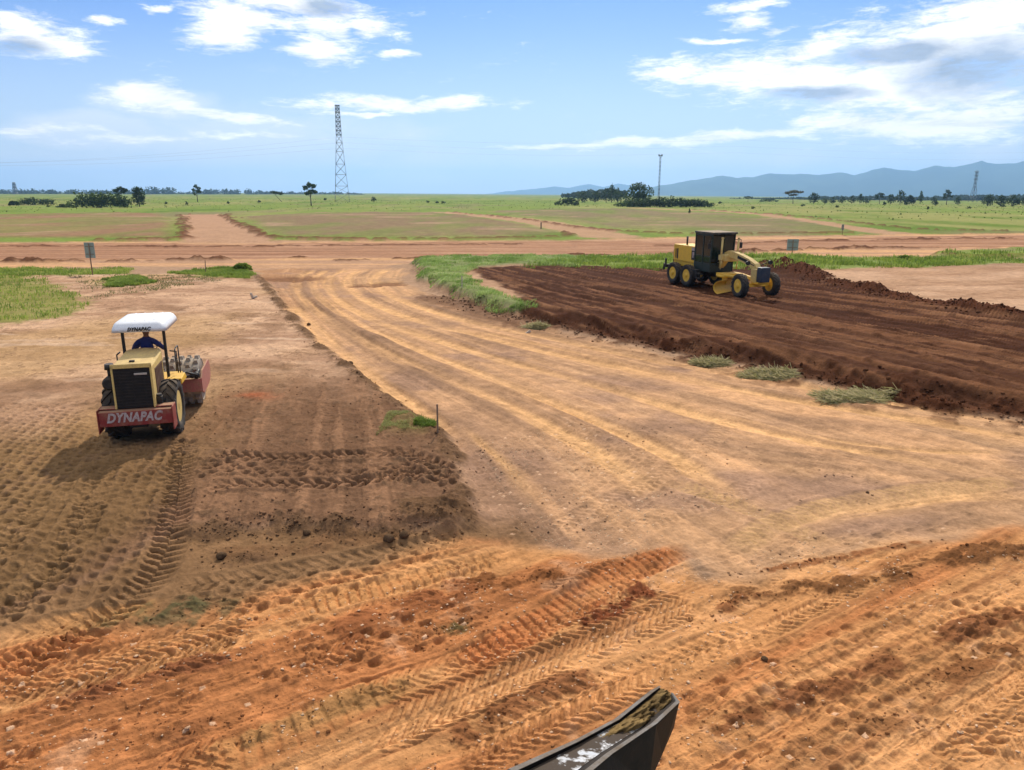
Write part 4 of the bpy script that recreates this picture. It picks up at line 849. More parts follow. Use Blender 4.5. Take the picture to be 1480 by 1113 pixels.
# ------------------------------------------------------------------ grass
def blades(name, label, polys, n, h, w, cols, lean=.5, leandir=None, seed=1, clump=0, zoff=-.02):
    rs = np.random.RandomState(seed); P = []
    for q in polys:
        lo, hi = q.min(0), q.max(0); ar = np.prod(hi-lo); k = int(n/len(polys)*3)
        S = lo + rs.rand(k, 2)*(hi-lo); ok = poly_sd(S[:, 0] + .5*fbm(S[:, 0], S[:, 1], 2, off=401), S[:, 1] + .6*fbm(S[:, 0]*.8, S[:, 1]*.8, 2, off=405), q, 3.0) > -.15
        S = S[ok]
        if clump: S = S[(fbm(S[:, 0]/clump, S[:, 1]/clump, 3, off=411+seed) + .6*rs.rand(len(S)) - .3) > -.05]
        P.append(S[:int(n/len(polys))])
    P = np.concatenate(P); m = len(P); z = terrain(P[:, 0], P[:, 1])[0] + zoff
    hh = h*(.45+.8*rs.rand(m))*(1+.45*fbm(P[:, 0]/.9, P[:, 1]/.9, 3, off=421)); an = rs.rand(m)*2*PI
    ld = np.stack([np.cos(an), np.sin(an)], 1)*lean
    if leandir is not None: ld = ld*.45 + np.array(leandir)
    ww = w*(.6+.8*rs.rand(m)); sd = np.stack([np.cos(an+1.57), np.sin(an+1.57)], 1)*ww[:, None]
    B = np.column_stack([P, z]); mid_ = np.column_stack([P + ld*hh[:, None]*.30, z + hh*.62]); tip = np.column_stack([P + ld*hh[:, None]*.95, z + hh*(1-.35*np.minimum(np.linalg.norm(ld, axis=1), 1.4))])
    S3 = np.column_stack([sd, np.zeros(m)])
    V = np.stack([B-S3, B+S3, mid_+S3*.75, mid_-S3*.75, tip+S3*.12, tip-S3*.12], 1).reshape(-1, 3)
    i = np.arange(m)[:, None]*6; F = np.concatenate([i+np.array([[0, 1, 2, 3]]), i+np.array([[3, 2, 4, 5]])])
    c = np.array(cols); t = rs.rand(m)*.5 + .5*sstep(-.5, .5, fbm(P[:, 0]/1.6, P[:, 1]/2.4, 3, off=431+seed)); k = t*(len(c)-1); k0 = np.clip(k.astype(int), 0, len(c)-2); f = (k-k0)[:, None]
    C = np.repeat(c[k0]*(1-f) + c[k0+1]*f, 6, 0)
    o = link_mesh(name, np_mesh(name, V, F, {'Col': C}), M['grass']); tag(o, label, 'grass', kind='stuff'); return o
GREEN = [(.13, .20, .03), (.23, .31, .05), (.34, .39, .08)]; PALE = [(.12, .20, .04), (.25, .36, .085), (.45, .53, .2)]; OLIVE = [(.13, .14, .045), (.20, .19, .07), (.27, .24, .11)]
blades('tall_grass', 'tall pale grass bent over along the bank beside the cut soil', [G_MOUND], 34000, .22, .014, PALE, .6, (.75, -.35), 3, .8)
blades('grass', 'bright green grass strip growing behind the grader', [G_RIGHT], 26000, .34, .03, GREEN, .5, None, 4, 2.2)
blades('grass', 'green grass growing on the left edge of the bare platform', G_STRIP, 44000, .22, .02, GREEN, .5, None, 5, .9)
blades('grass', 'small olive grass patch at the corner of the brown platform', [G_TUFT], 3500, .09, .007, [(.20, .19, .06), (.30, .29, .09), (.36, .36, .12)], .8, None, 6, .5)
blades('grass', 'green grass verge beyond the tan road at right', [VERGE], 5000, .4, .04, GREEN, .5, None, 7, 3.0)
tf_ = [Pw([(596, 632), (606, 620), (626, 624), (628, 636), (612, 640)])]
blades('grass', 'bright green grass tuft beside the thin survey stake', tf_, 1500, .17, .008, GREEN, .6, None, 12)
sp_ = [Pw([(100, 400), (210, 400), (230, 425), (130, 440)]), Pw([(150, 408), (260, 402), (330, 408), (220, 424)])]
blades('grass', 'sparse thin grass scattered over the bare left platform', sp_, 4000, .14, .02, OLIVE, .7, None, 8, 1.2)
far_ = [Pw([(-600, 344), (-600, 288), (2000, 294), (2000, 330), (1480, 330), (1250, 322), (1000, 300), (640, 304), (330, 306), (250, 306), (-600, 312)])]
blades('grass', 'rough tussocks of the wide green plain', far_, 12000, .45, .25, [(.10, .14, .03), (.16, .20, .05), (.21, .21, .08)], .5, None, 9, 16)
for (u, v, w, hgt, lab) in ((1235, 558, .95, .15, 'largest heap of torn pale grass on the lower bank of the dark soil'), (1108, 528, .75, .07, 'middle-sized heap of torn grass on the bank of dark soil'), (1030, 512, .45, .04, 'smallest low heap of torn grass nearest the grass mound'), (778, 462, .4, .14, 'loose tuft of torn grass at the tip of the grassy mound')):
    rs = np.random.RandomState(int(u)); x0, y0 = g(u, v, .35); m = 2600; r_ = np.sqrt(rs.rand(m)); a_ = rs.rand(m)*2*PI
    jg = 1+.45*fbm(np.cos(a_)*1.6+u, np.sin(a_)*1.6, 3, off=445); r_ = r_*jg; px_ = x0 + r_*np.cos(a_)*w*1.15; py_ = y0 + r_*np.sin(a_)*w*.62; z = terrain(px_, py_)[0] + hgt*np.clip(1-r_**1.7, 0, 1)*(1+.35*fbm(px_*3, py_*3, 3, off=441))*rs.rand(m)**.5
    d = np.stack([.9+.5*rs.normal(size=m), -.35+.5*rs.normal(size=m), -.12+.22*rs.normal(size=m)], 1); d /= np.linalg.norm(d, axis=1)[:, None]; ln = .14+.24*rs.rand(m); A = np.stack([px_, py_, z], 1); q = np.cross(d, rs.normal(size=(m, 3))); q /= np.linalg.norm(q, axis=1)[:, None]
    V = np.stack([A-d*ln[:, None]-q*.008, A-d*ln[:, None]+q*.008, A+q*.012+[0, 0, .02], A-q*.012+[0, 0, .02], A+d*ln[:, None]+q*.003, A+d*ln[:, None]-q*.003], 1).reshape(-1, 3)
    i = np.arange(m)[:, None]*6; F = np.concatenate([i+np.array([[0, 1, 2, 3]]), i+np.array([[3, 2, 4, 5]])]); c = np.array([(.22, .22, .07), (.44, .38, .19), (.56, .47, .27)]); t = rs.rand(m)*1.99; k0 = t.astype(int); f = (t-k0)[:, None]
    o = link_mesh('grass_heap', np_mesh('grass_heap', V, F, {'Col': np.repeat(c[k0]*(1-f)+c[np.minimum(k0+1, 2)]*f, 6, 0)}), M['grass']); tag(o, lab, 'grass heap')
tree(350, 62.0, 26, 9, 'bush', M['leaf_bright'], 'leafy bright green bush at the end of the left grass strip', 'bush', 'bush', n=900, trunk=False)
tree(1306, 66.0, 17, 6, 'bush', M['leaf_bright'], 'small leafy green bush in the right grass strip', 'bush', 'bush', n=500, trunk=False)
# ------------------------------------------------------------------ clods of soil
def crumbs(name, label, n, sampler, r0, r1, colr, seed, flat=.75, own=.12):
    rs = np.random.RandomState(seed); P = sampler(rs, n); m = len(P); z = terrain(P[:, 0], P[:, 1])[0]
    bm = bmesh.new(); bmesh.ops.create_icosphere(bm, subdivisions=1, radius=1); bv = np.array([v.co[:] for v in bm.verts]); bf = np.array([[v.index for v in f.verts] for f in bm.faces]); bm.free(); k = len(bv)
    r = r0*(r1/r0)**(rs.rand(m)**1.8); sc = (.65+.7*rs.rand(m, 1, 3)); jit = 1+.35*rs.normal(size=(m, k, 1)).clip(-1.2, 1.2)
    an = rs.rand(m)*6.28; ca, sa = np.cos(an)[:, None], np.sin(an)[:, None]; L = bv[None]*jit*sc*r[:, None, None]; L[:, :, 2] *= flat
    X_ = L[:, :, 0]*ca - L[:, :, 1]*sa; Y_2 = L[:, :, 0]*sa + L[:, :, 1]*ca
    V = np.stack([X_ + P[:, 0:1], Y_2 + P[:, 1:2], L[:, :, 2] + (z + r*.4*flat)[:, None]], -1).reshape(-1, 3)
    F = (bf[None] + np.arange(m)[:, None, None]*k).reshape(-1, 3); c0 = terrain(P[:, 0], P[:, 1])[1]; cc = (1-own)*c0 + own*np.array(colr)*(.7+.6*rs.rand(m, 1)); C = np.repeat(cc, k, 0)
    o = link_mesh(name, np_mesh(name, V, F, {'Col': C}), M['clod'], smooth=False); tag(o, label, 'soil crumbs', kind='stuff')
def along(lines):
    def f(rs, n):
        out = []
        for L, w in lines:
            seg = np.hypot(*np.diff(L, axis=0).T); cum = np.concatenate([[0], np.cumsum(seg)]); k = int(n/len(lines)); s = rs.rand(k)*cum[-1]
            out.append(np.stack([np.interp(s, cum, L[:, 0]) + rs.normal(size=k)*w, np.interp(s, cum, L[:, 1]) + rs.normal(size=k)*w], 1))
        return np.concatenate(out)
    return f
def inside(polys, clump=1.0, thr=0.0):
    def f(rs, n):
        out = []
        for q in polys:
            lo, hi = q.min(0), q.max(0); S = lo + rs.rand(int(n*5/len(polys)), 2)*(hi-lo); S = S[(poly_sd(S[:, 0], S[:, 1], q, 1.0) > 0) & (S[:, 1] > 3)]; S = S[fbm(S[:, 0]/clump, S[:, 1]/clump, 3, off=451) > thr]; out.append(S[:int(n/len(polys))])
        return np.concatenate(out)
    return f
crumbs('soil_crumbs', 'loose brown clods along the edge of the left platform', 1800, along([(LEFT_EDGE, .22), (LEFT_EDGE, .3), (LEFT_FRONT, .25)]), .006, .036, (.18, .078, .045), 21)
crumbs('soil_crumbs', 'dark loose soil crumbs on the windrow and cut bank', 3600, along([(WINDROW, .5), (WINDROW, .8), (BANK_R, .4)]), .015, .08, (.08, .035, .018), 22)
crumbs('soil_crumbs', 'dark crumbs on the loose ridges of the orange ground', 1300, along([(r_[0], r_[1]*.7) for r_ in RIDGES]), .006, .03, (.18, .085, .04), 23)
crumbs('soil_crumbs', 'small crumbs and chips scattered over the orange ground', 1200, inside([Pw([(-60, 960), (480, 860), (990, 790), (1480, 770), (1600, 1150), (-100, 1150)])], .7, .02), .005, .022, (.46, .25, .12), 24)
crumbs('soil_crumbs', 'small brown crumbs scattered over the left platform', 900, inside([LEFT[:13].copy(), Pw([(280, 560), (560, 580), (655, 690), (640, 760), (280, 760)])], .9, .05), .007, .028, (.22, .105, .06), 25)
crumbs('soil_crumbs', 'pale stones and crumbs lying on the haul road', 300, inside([Pw([(680, 640), (900, 600), (1300, 700), (1200, 800), (760, 790)])], .8, .05), .008, .03, (.40, .30, .19), 26)
crumbs('soil_chips', 'pale flat chips of dry soil pressed into the orange ground', 1800, inside([Pw([(-60, 960), (480, 860), (990, 790), (1480, 800), (1600, 1150), (-100, 1150)])], .9, -.05), .008, .026, (.72, .50, .32), 27, .25, .7)
crumbs('soil_chips', 'pale flat chips of dry soil on the haul road', 1500, inside([Pw([(680, 640), (860, 610), (1060, 700), (1200, 800), (760, 790)])], .8, -.1), .008, .022, (.66, .48, .30), 28, .25, .6)
def clod(u, v, r, label, seed, name='soil_clod', colr=(.11, .065, .035)):
    rs = np.random.RandomState(seed); x, y = g(u, v, .1); bm = bmesh.new(); bmesh.ops.create_icosphere(bm, subdivisions=3, radius=r)
    for w in bm.verts:
        c = w.co/r; k = 1 + .26*float(fbm(np.array([c.x*1.4+seed+c.z]), np.array([c.y*1.4-c.z*1.1]), 4, .6, off=461)[0]); w.co = w.co*k; w.co.z *= .8
    me = bpy.data.meshes.new(name); bm.to_mesh(me); bm.free(); a = me.attributes.new('Col', 'FLOAT_COLOR', 'POINT'); a.data.foreach_set('color', np.tile(np.array([*colr, 1], f4), len(me.vertices)))
    o = link_mesh(name, me, M['clod'], smooth=True); o.location = (x, y, hz(x, y) + r*.45); tag(o, label, 'soil clod')
clod(562, 779, .10, 'larger of two round clods at the foot of the dark soil pile', 1); clod(584, 775, .085, 'smaller of two round clods at the foot of the dark soil pile', 2)
clod(443, 768, .07, 'single clod left of the two round clods below the platform', 3); clod(320, 800, .08, 'dark clod among the rutted ridges on the lower left', 4); clod(446, 467, .09, 'dark clod high on the left platform edge', 5)
clod(507, 527, .09, 'dark clod on the platform edge beside the haul road', 6); clod(1106, 947, .045, 'dark round clod lying among prints on the right', 7); clod(1255, 702, .035, 'small dark clod on the haul road at right', 9, colr=(.16, .10, .06))
# ------------------------------------------------------------------ signs and stakes
def signboard(u, v, wpx, hpx, ppx, lab):
    x, y = g(u, v); z = hz(x, y); s = (y*cP+6*sP)/FPX; r_ = empty('road_sign', (x, y, z), R(-4), label=lab, cat='sign'); Hh = ppx*s
    b = MB(); b.box((0, 0, Hh-hpx*s/2), (wpx*s, .03, hpx*s), bev=.01); b.build('board', M['sign'], r_)
    b = MB(); b.cyl((0, -.05, -.2), (0, -.05, Hh*.98), .045, .04, 8).box((0, -.03, Hh-hpx*s*.25), (wpx*s*.8, .03, .05)).box((0, -.03, Hh-hpx*s*.75), (wpx*s*.8, .03, .05)); b.build('post', M['wood'], r_)
signboard(135, 401, 15, 22, 46, 'grey sign board on a post seen from behind, left of the roads'); signboard(1144, 373, 16, 16, 29, 'grey-green square sign on a post behind the grader')
signboard(1217, 339, 3.5, 8, 15, 'small narrow far sign post beside the curved side road')
def stake(u, v, hpx, r, mat, lab, tilt=0.0, cat='stake'):
    x, y = g(u, v, .15); s = (y*cP+6*sP)/FPX; b = MB(); h = hpx*s; b.box((0, 0, h/2-.1), (r*2, r*1.5, h+.2), bev=.006).box((0, 0, h), (r*2.3, r*1.8, .03), bev=.005)
    o = b.build('wooden_stake', M[mat]); o.location = (x, y, hz(x, y)); o.rotation_euler = (0, tilt, .3); tag(o, lab, cat)
stake(633, 633, 42, .02, 'wood', 'thin dark survey stake at the corner of the left platform'); stake(668, 427, 16, .03, 'palewood', 'pale survey stake before the tall bent grass'); stake(297, 392, 18, .03, 'wood', 'thin stake in the grass strip left of the haul road', .05)
stake(762, 474, 5, .05, 'palewood', 'short pale peg lying on the edge of the haul road', 1.0); stake(782, 331, 9, .10, 'wood', 'far short stake beside the curved side road')
x, y = g(366, 431, .25); b = MB(); b.box((0, 0, .18), (.14, .10, .42), bev=.04).box((.10, .03, .05), (.34, .16, .12), bev=.04); o = b.build('white_scrap', M['palewood']); o.location = (x, y, hz(x, y)); o.rotation_euler = (.2, -.35, .4); tag(o, 'small pale broken scrap lying on the bare left platform', 'debris')
# ------------------------------------------------------------------ wheels
def make_wheel(name, parent, c, r, w, rim, lug_n, side, yaw=0.0, lug_h=.035, rimr=.56):
    """a tyre with slanted lugs and a dished rim, axle along x"""
    e = empty(name, c, yaw); e.parent = parent
    hw = w/2; b = MB()
    rb = r - lug_h
    prof = [(r*rimr, -hw*.78), (r*.70, -hw*.96), (r*.82, -hw), (rb*.93, -hw*.97), (rb*.985, -hw*.82), (rb, -hw*.45), (rb, hw*.45), (rb*.985, hw*.82), (rb*.93, hw*.97), (r*.82, hw), (r*.70, hw*.96), (r*rimr, hw*.78)]
    b.lathe(prof, (0, 0, 0), 'X', 40, closed=True)
    for k in range(lug_n):
        for s in (-1, 1):
            a0 = 2*PI*(k + (.5 if s > 0 else 0))/lug_n; pts = []
            for f in (0.02, .55, 1.0):
                a = a0 + f*2*PI/lug_n*1.05; x = s*hw*f*.99; rr = rb*(1.0 if f < .9 else .955); pts.append((a, x, rr))
            lw = 2*PI*r/lug_n*.19
            loops = []
            for a, x, rr in pts:
                t = Vector((0, -math.sin(a), math.cos(a))); n_ = Vector((0, math.cos(a), math.sin(a))); p = Vector((x, 0, 0)) + n_*rr
                loops.append([p - t*lw - n_*.03, p + t*lw - n_*.03, p + t*lw*.75 + n_*lug_h, p - t*lw*.75 + n_*lug_h])
            b.loft(loops)
    b.build('tyre', M['rubber'], e)
    b = MB(); R0 = r*rimr
    b.lathe([(R0*1.04, -hw*.80), (R0*1.04, -hw*.70), (R0*.93, -hw*.66), (R0*.86, -hw*.3), (R0*.86, hw*.3), (R0*.93, hw*.66), (R0*1.04, hw*.70), (R0*1.04, hw*.80)], (0, 0, 0), 'X', 32)
    dx = side*hw*.30
    b.lathe([(R0*.90, dx-.01), (R0*.55, dx+side*.05), (R0*.42, dx+side*.03), (R0*.40, dx+side*.12), (R0*.28, dx+side*.14), (0.001, dx+side*.14)], (0, 0, 0), 'X', 28)
    for k in range(8):
        a = 2*PI*k/8; b.cyl((dx, R0*.48*math.cos(a), R0*.48*math.sin(a)), (dx+side*.075, R0*.48*math.cos(a), R0*.48*math.sin(a)), .022, None, 6)
    b.build('rim', rim, e)
    return e
def text_mesh(name, s, size, mat, parent, loc, rot, width=None, shear=.3, bold=.012, ext=.004):
    cu = bpy.data.curves.new(name, 'FONT'); cu.body = s; cu.size = size; cu.shear = shear; cu.extrude = ext; cu.offset = bold; cu.align_x = 'CENTER'; cu.align_y = 'CENTER'; cu.space_character = 1.08
    t = bpy.data.objects.new(name+'_curve', cu); col.objects.link(t); bpy.context.view_layer.update()
    me = bpy.data.meshes.new_from_object(t.evaluated_get(bpy.context.evaluated_depsgraph_get())); bpy.data.objects.remove(t)
    me.materials.clear(); xs = [v.co.x for v in me.vertices]; k = (width/(max(xs)-min(xs))) if width else 1
    for v in me.vertices: v.co.x *= k
    o = link_mesh(name, me, mat, parent); o.location = loc; o.rotation_euler = rot
    return o
# ------------------------------------------------------------------ road roller
HEAD = -15.0
rx, ry = at_y(216, 17.75), 17.75
RZ = hz(rx, ry) - .03
roller = empty('road_roller', (rx, ry, RZ), -R(HEAD), label='yellow and red soil compactor with white canopy, driving away across the brown platform', cat='road roller')
def roller_build(ro):
    for s in (-1, 1): make_wheel('wheel', ro, (s*.79, 0, .75), .75, .56, M['cream'], 15, s, lug_h=.045)
    b = MB(); b.box((0, .25, .80), (.86, 2.3, .44)).cyl((-.7, 0, .75), (.7, 0, .75), .17).box((0, 0, .62), (.55, .6, .5)).box((0, -.7, .62), (.5, .4, .3)); b.build('chassis', M['black'], ro)
    b = MB()
    b.prism([(-1.14, .60), (-1.14, .99), (-.74, 1.02), (-.70, .62)], -1.03, 1.03, .015)
    for s in (-1, 1): b.box((s*1.045, -.93, .74), (.03, .48, .62), bev=.008)
    b.box((-.78, -.86, 1.035), (.5, .3, .03), bev=.006).box((.78, -.86, 1.035), (.5, .3, .03), bev=.006)
    bp = b.build('rear_bumper', M['red'], ro)
    text_mesh('lettering', 'DYNAPAC', .33, M['letter'], bp, (-.05, -1.146, .82), (PI/2, 0, 0), 1.58, bold=.014)
    b = MB(); b.box((.62, -.72, 1.14), (.2, .2, .2)).cyl((.62, -.72, 1.22), (.62, -.72, 1.30), .085); b.build('filler_cap', M['black'], ro)
    # engine hood, open at the back for the grille
    b = MB()
    lp = []
    for y, hw_, z0, z1 in ((-.98, .56, 1.03, 2.17), (-.2, .56, 1.03, 2.21), (.55, .54, 1.03, 2.26), (.78, .50, 1.03, 2.24)):
        lp.append([(-hw_, y, z0), (hw_, y, z0), (hw_, y, z1-.10), (hw_-.07, y, z1-.015), (0, y, z1+.02), (-hw_+.07, y, z1-.015), (-hw_, y, z1-.10)])
    b.loft(lp); b.box((0, -.99, 2.13), (1.14, .05, .11), bev=.01)
    for s in (-1, 1): b.box((s*.54, -.99, 1.58), (.06, .05, 1.12), bev=.01)
    hood = b.build('hood', M['cream'], ro)
    b = MB(); b.box((0, -.985, 1.56), (1.02, .03, 1.06), bev=.004)
    for k in range(13): b.box((0, -1.003, 1.09+k*.08), (1.0, .02, .022), rot=Matrix.Rotation(.5, 4, 'X'), bev=.003)
    for k in range(3): b.box((-.34+k*.34, -1.008, 1.56), (.02, .015, 1.04), bev=.003)
    gr = b.build('grille', M['grille'], hood)
    b = MB(); b.box((.25, -1.022, 1.92), (.36, .02, .05), bev=.005); b.build('name_strip', M['silver'], gr)
    b = MB(); b.box((0, -.80, 2.215), (.15, .08, .05), bev=.01); b.build('hood_latch', M['black'], hood)
    vm = paint('brown_vent', (.10, .04, .018), .7, dust=.3)
    for s in (-1, 1):
        b = MB(); b.box((s*.565, -.12, 1.60), (.012, 1.0, .72), bev=.004)
        for k in range(6): b.box((s*.574, -.55+k*.17, 1.6), (.012, .03, .66), bev=.003)
        b.build('side_vent', vm, hood)
    b = MB(); b.cyl((-.72, -.85, 1.66), (-.72, -.35, 1.66), .17, None, 18).cyl((-.72, -.88, 1.66), (-.72, -.85, 1.66), .12, .165, 18).cyl((-.70, -.62, 1.8), (-.70, -.62, 2.02), .07).cyl((-.70, -.62, 2.0), (-.70, -.62, 2.14), .14, .12, 16); b.build('air_filter', M['black'], ro)
    b = MB(); b.box((0, 1.35, 1.25), (1.7, 1.2, .08)); b.prism([(.62, 1.2), (.55, 1.38), (1.25, 1.40), (1.5, 1.2)], .60, 1.06, .02); b.prism([(.62, 1.3), (.55, 1.52), (1.25, 1.55), (1.5, 1.3)], -1.06, -.60, .02); b.box((0, 1.0, 1.42), (.7, .6, .3)); b.build('platform', M['yellow'], ro)
    b = MB(); b.box((0, 1.15, 1.62), (.56, .54, .12), bev=.04, seg=2).box((0, .90, 1.93), (.54, .11, .58), rot=Matrix.Rotation(-.12, 4, 'X'), bev=.04, seg=2); b.build('seat', M['black'], ro)
    b = MB(); b.box((0, 1.92, 1.62), (.4, .2, .75), bev=.04).cyl((0, 1.85, 1.95), (0, 1.70, 2.1), .03); b.build('console', M['black'], ro)
    b = MB(); q = Matrix.Translation((0, 1.68, 2.12)) @ Matrix.Rotation(.75, 4, 'X')
    pts = [q @ Vector((.19*math.cos(2*PI*k/20), .19*math.sin(2*PI*k/20), 0)) for k in range(21)]; b.tube(pts, .016, 6); b.tube([q @ Vector((-.19, 0, 0)), q @ Vector((.19, 0, 0))], .012, 6); b.build('steering_wheel', M['black'], ro)
    for s in (-1, 1):
        b = MB(); b.box((s*.62, .86, 1.95), (.085, .085, 1.9), bev=.012).box((s*.62, .86, 1.12), (.14, .16, .2)); b.build('canopy_post', M['black'], ro)
    for s in (-1, 1):
        b = MB(); b.tube([(s*.80, .62, 1.5), (s*.80, .62, 2.12), (s*.80, 1.0, 2.12)] if s < 0 else [(s*.86, 1.0, 1.5), (s*.86, 1.0, 2.08), (s*.86, 1.08, 2.14), (s*.86, 1.48, 2.14), (s*.86, 1.55, 2.08), (s*.86, 1.55, 1.3)], .021)
        b.build('handrail', M['black'], ro); b = MB(); b.tube([(s*.78, 1.6, 1.3), (s*.78, 1.6, 1.95), (s*.55, 1.75, 1.95)], .02); b.build('handrail', M['black'], ro)
    # canopy: rounded shell with a flared skirt
    def ringc(hx, y0, y1, z, rc, dz=0):
        pts = []
        for cx, cy, a0 in ((hx-rc, y1-rc, 0), (-hx+rc, y1-rc, 90), (-hx+rc, y0+rc, 180), (hx-rc, y0+rc, 270)):
            for k in range(5): a = R(a0+k*22.5); pts.append((cx+rc*math.cos(a), cy+rc*math.sin(a), z))
        return pts
    b = MB(); b.loft([ringc(.70, .16, 1.92, 2.80, .14), ringc(.82, .02, 2.06, 2.775, .16), ringc(.80, .06, 2.02, 2.90, .18), ringc(.755, .13, 1.95, 3.02, .2), ringc(.70, .20, 1.88, 3.075, .2), ringc(.58, .34, 1.74, 3.10, .2), ringc(.3, .6, 1.5, 3.112, .2)], smooth=True)
    for k in range(4): b.box((-.42+k*.28, 1.04, 3.105), (.05, 1.36, .02), bev=.008)
    cano = b.build('canopy', M['white'], ro); cano.location = (0, .28, 2.775*.2); cano.scale = (1, 1, .8)
    text_mesh('lettering', 'DYNAPAC', .17, M['letterblack'], cano, (.02, .020, 2.868), (PI/2-.30, 0, 0), .70, bold=.008, ext=.006)
    # front frame and pad foot drum, steered a little to the right
    fr = empty('front_frame', (.26, 1.55, 0), R(1)); fr.parent = ro
    b = MB()
    for s in (-1, 1):
        b.prism([(.42, .62), (.42, 1.02), (.75, 1.20), (2.35, 1.20), (2.6, 1.0), (2.6, .62), (2.2, .48), (.8, .48)], s*1.16-.03, s*1.16+.03, .012)
    b.box((0, .46, .82), (2.3, .14, .40)).box((0, 2.58, .80), (2.3, .12, .36)); b.build('yoke', M['dullred'], fr)
    b = MB(); b.box((0, .2, .78), (.5, .5, .4)).cyl((0, 0, .5), (0, 0, 1.1), .16).tube([(.35, -.1, 1.25), (.75, .1, 1.3), (1.05, .35, 1.15), (1.05, .6, 1.0)], .03).tube([(.3, -.1, 1.2), (.8, .15, 1.18), (1.1, .5, 1.1)], .025).ball((1.02, .45, 1.12), .11).ball((.9, .3, 1.15), .09).cyl((1.0, .4, 1.05), (1.09, .6, 1.25), .06); b.build('hydraulic_gear', M['black'], fr)
    b = MB(); r = .66; cy, cz = 1.5, .76
    b.lathe([(r*.93, -1.03), (r, -1.05), (r, 1.05), (r*.93, 1.03)], (0, cy, cz), 'X', 48); b.lathe([(r*.93, 1.0), (.25, .93), (.001, .93)], (0, cy, cz), 'X', 32)
    for i in range(8):
        for k in range(14):
            a = 2*PI*(k+.5*(i % 2))/14; x = -.92+i*.263; n_ = Vector((0, math.cos(a), math.sin(a))); t = Vector((0, -math.sin(a), math.cos(a))); X_ = Vector((1, 0, 0)); p = Vector((x, cy, cz)) + n_*(r-.01)
            lo = [p + X_*sx*.085 + t*st*.075 for sx, st in ((-1, -1), (1, -1), (1, 1), (-1, 1))]; hi = [p + n_*.11 + X_*sx*.055 + t*st*.045 for sx, st in ((-1, -1), (1, -1), (1, 1), (-1, 1))]
            b.loft([lo, hi])
    b.build('drum', M['steel'], fr)
roller_build(roller); roller.scale = (.77, .92, .915)
# ------------------------------------------------------------------ operator
def build_person():
    p = empty('person', (rx, ry, RZ - .02), -R(HEAD), label='operator in a blue shirt and dark cap seated on the compactor, seen from behind', cat='person')
    V = []; E = []; Rd = []; mt = []
    def node(co, r, par=None):
        V.append(co); Rd.append(r if isinstance(r, tuple) else (r, r)); i = len(V)-1
        if par is not None: E.append((par, i))
        return i
    hip = node((0, 1.12, 1.75), (.15, .13)); wst = node((0, 1.10, 1.93), (.145, .12), hip); ch = node((0, 1.10, 2.14), (.18, .13), wst); nk0 = node((0, 1.12, 2.32), (.10, .085), ch); nk = node((0, 1.14, 2.40), (.055, .055), nk0)
    hd0 = node((0, 1.16, 2.47), (.07, .08), nk); hd = node((0, 1.175, 2.56), (.078, .095), hd0); node((0, 1.17, 2.64), (.06, .075), hd); node((0, 1.275, 2.545), .014, hd); node((-.085, 1.165, 2.545), (.012, .022), hd); node((.085, 1.165, 2.545), (.012, .022), hd)
    for s in (-1, 1):
        sh = node((s*.17, 1.11, 2.26), .08, nk0); e0 = node((s*.25, 1.13, 2.18), .068, sh); el = node((s*.36, 1.32, 2.0), .05, e0); wr = node((s*.22, 1.58, 2.10), .033, el); pm = node((s*.19, 1.65, 2.13), (.04, .022), wr)
        for k in range(4): f1 = node((s*.19+(k-1.5)*.02, 1.70, 2.135-.004*abs(k-1.5)), .0095, pm); node((s*.19+(k-1.5)*.02, 1.72+.004*(k == 1), 2.105), .0085, f1)
        t1 = node((s*.15, 1.66, 2.12), .011, pm); node((s*.145, 1.69, 2.10), .009, t1)
        th = node((s*.11, 1.25, 1.74), .09, hip); kn = node((s*.17, 1.62, 1.72), .062, th); an = node((s*.17, 1.72, 1.36), .042, kn); node((s*.18, 1.86, 1.33), (.045, .035), an)
    me = bpy.data.meshes.new('body'); me.from_pydata(V, E, []); o = bpy.data.objects.new('body', me); col.objects.link(o); sk = o.modifiers.new('s', 'SKIN'); sk.use_smooth_shade = True
    for i, r in enumerate(Rd): me.skin_vertices[0].data[i].radius = r
    me.skin_vertices[0].data[0].use_root = True; ss = o.modifiers.new('u', 'SUBSURF'); ss.levels = ss.render_levels = 2
    bpy.context.view_layer.update(); m2 = bpy.data.meshes.new_from_object(o.evaluated_get(bpy.context.evaluated_depsgraph_get())); bpy.data.objects.remove(o)
    o = link_mesh('body', m2, [M['skin'], M['shirt'], M['trouser']], p, smooth=True)
    for f in m2.polygons:
        c = f.center; f.material_index = 0 if c.z > 2.385 or (c.y > 1.56 and c.z > 1.95) else (2 if c.z < 1.86 and (c.z < 1.8 or c.y > 1.2) else 1)
    b = MB()
    b.ball((0, 1.172, 2.62), .1, 16, 10, (.098, .115, .085)); b.cyl((0, 1.172, 2.600), (0, 1.172, 2.612), .16, .155, 20); b.build('cap', M['cap'], p)
build_person(); bpy.data.objects['person'].scale = (1.05, .95, .965)
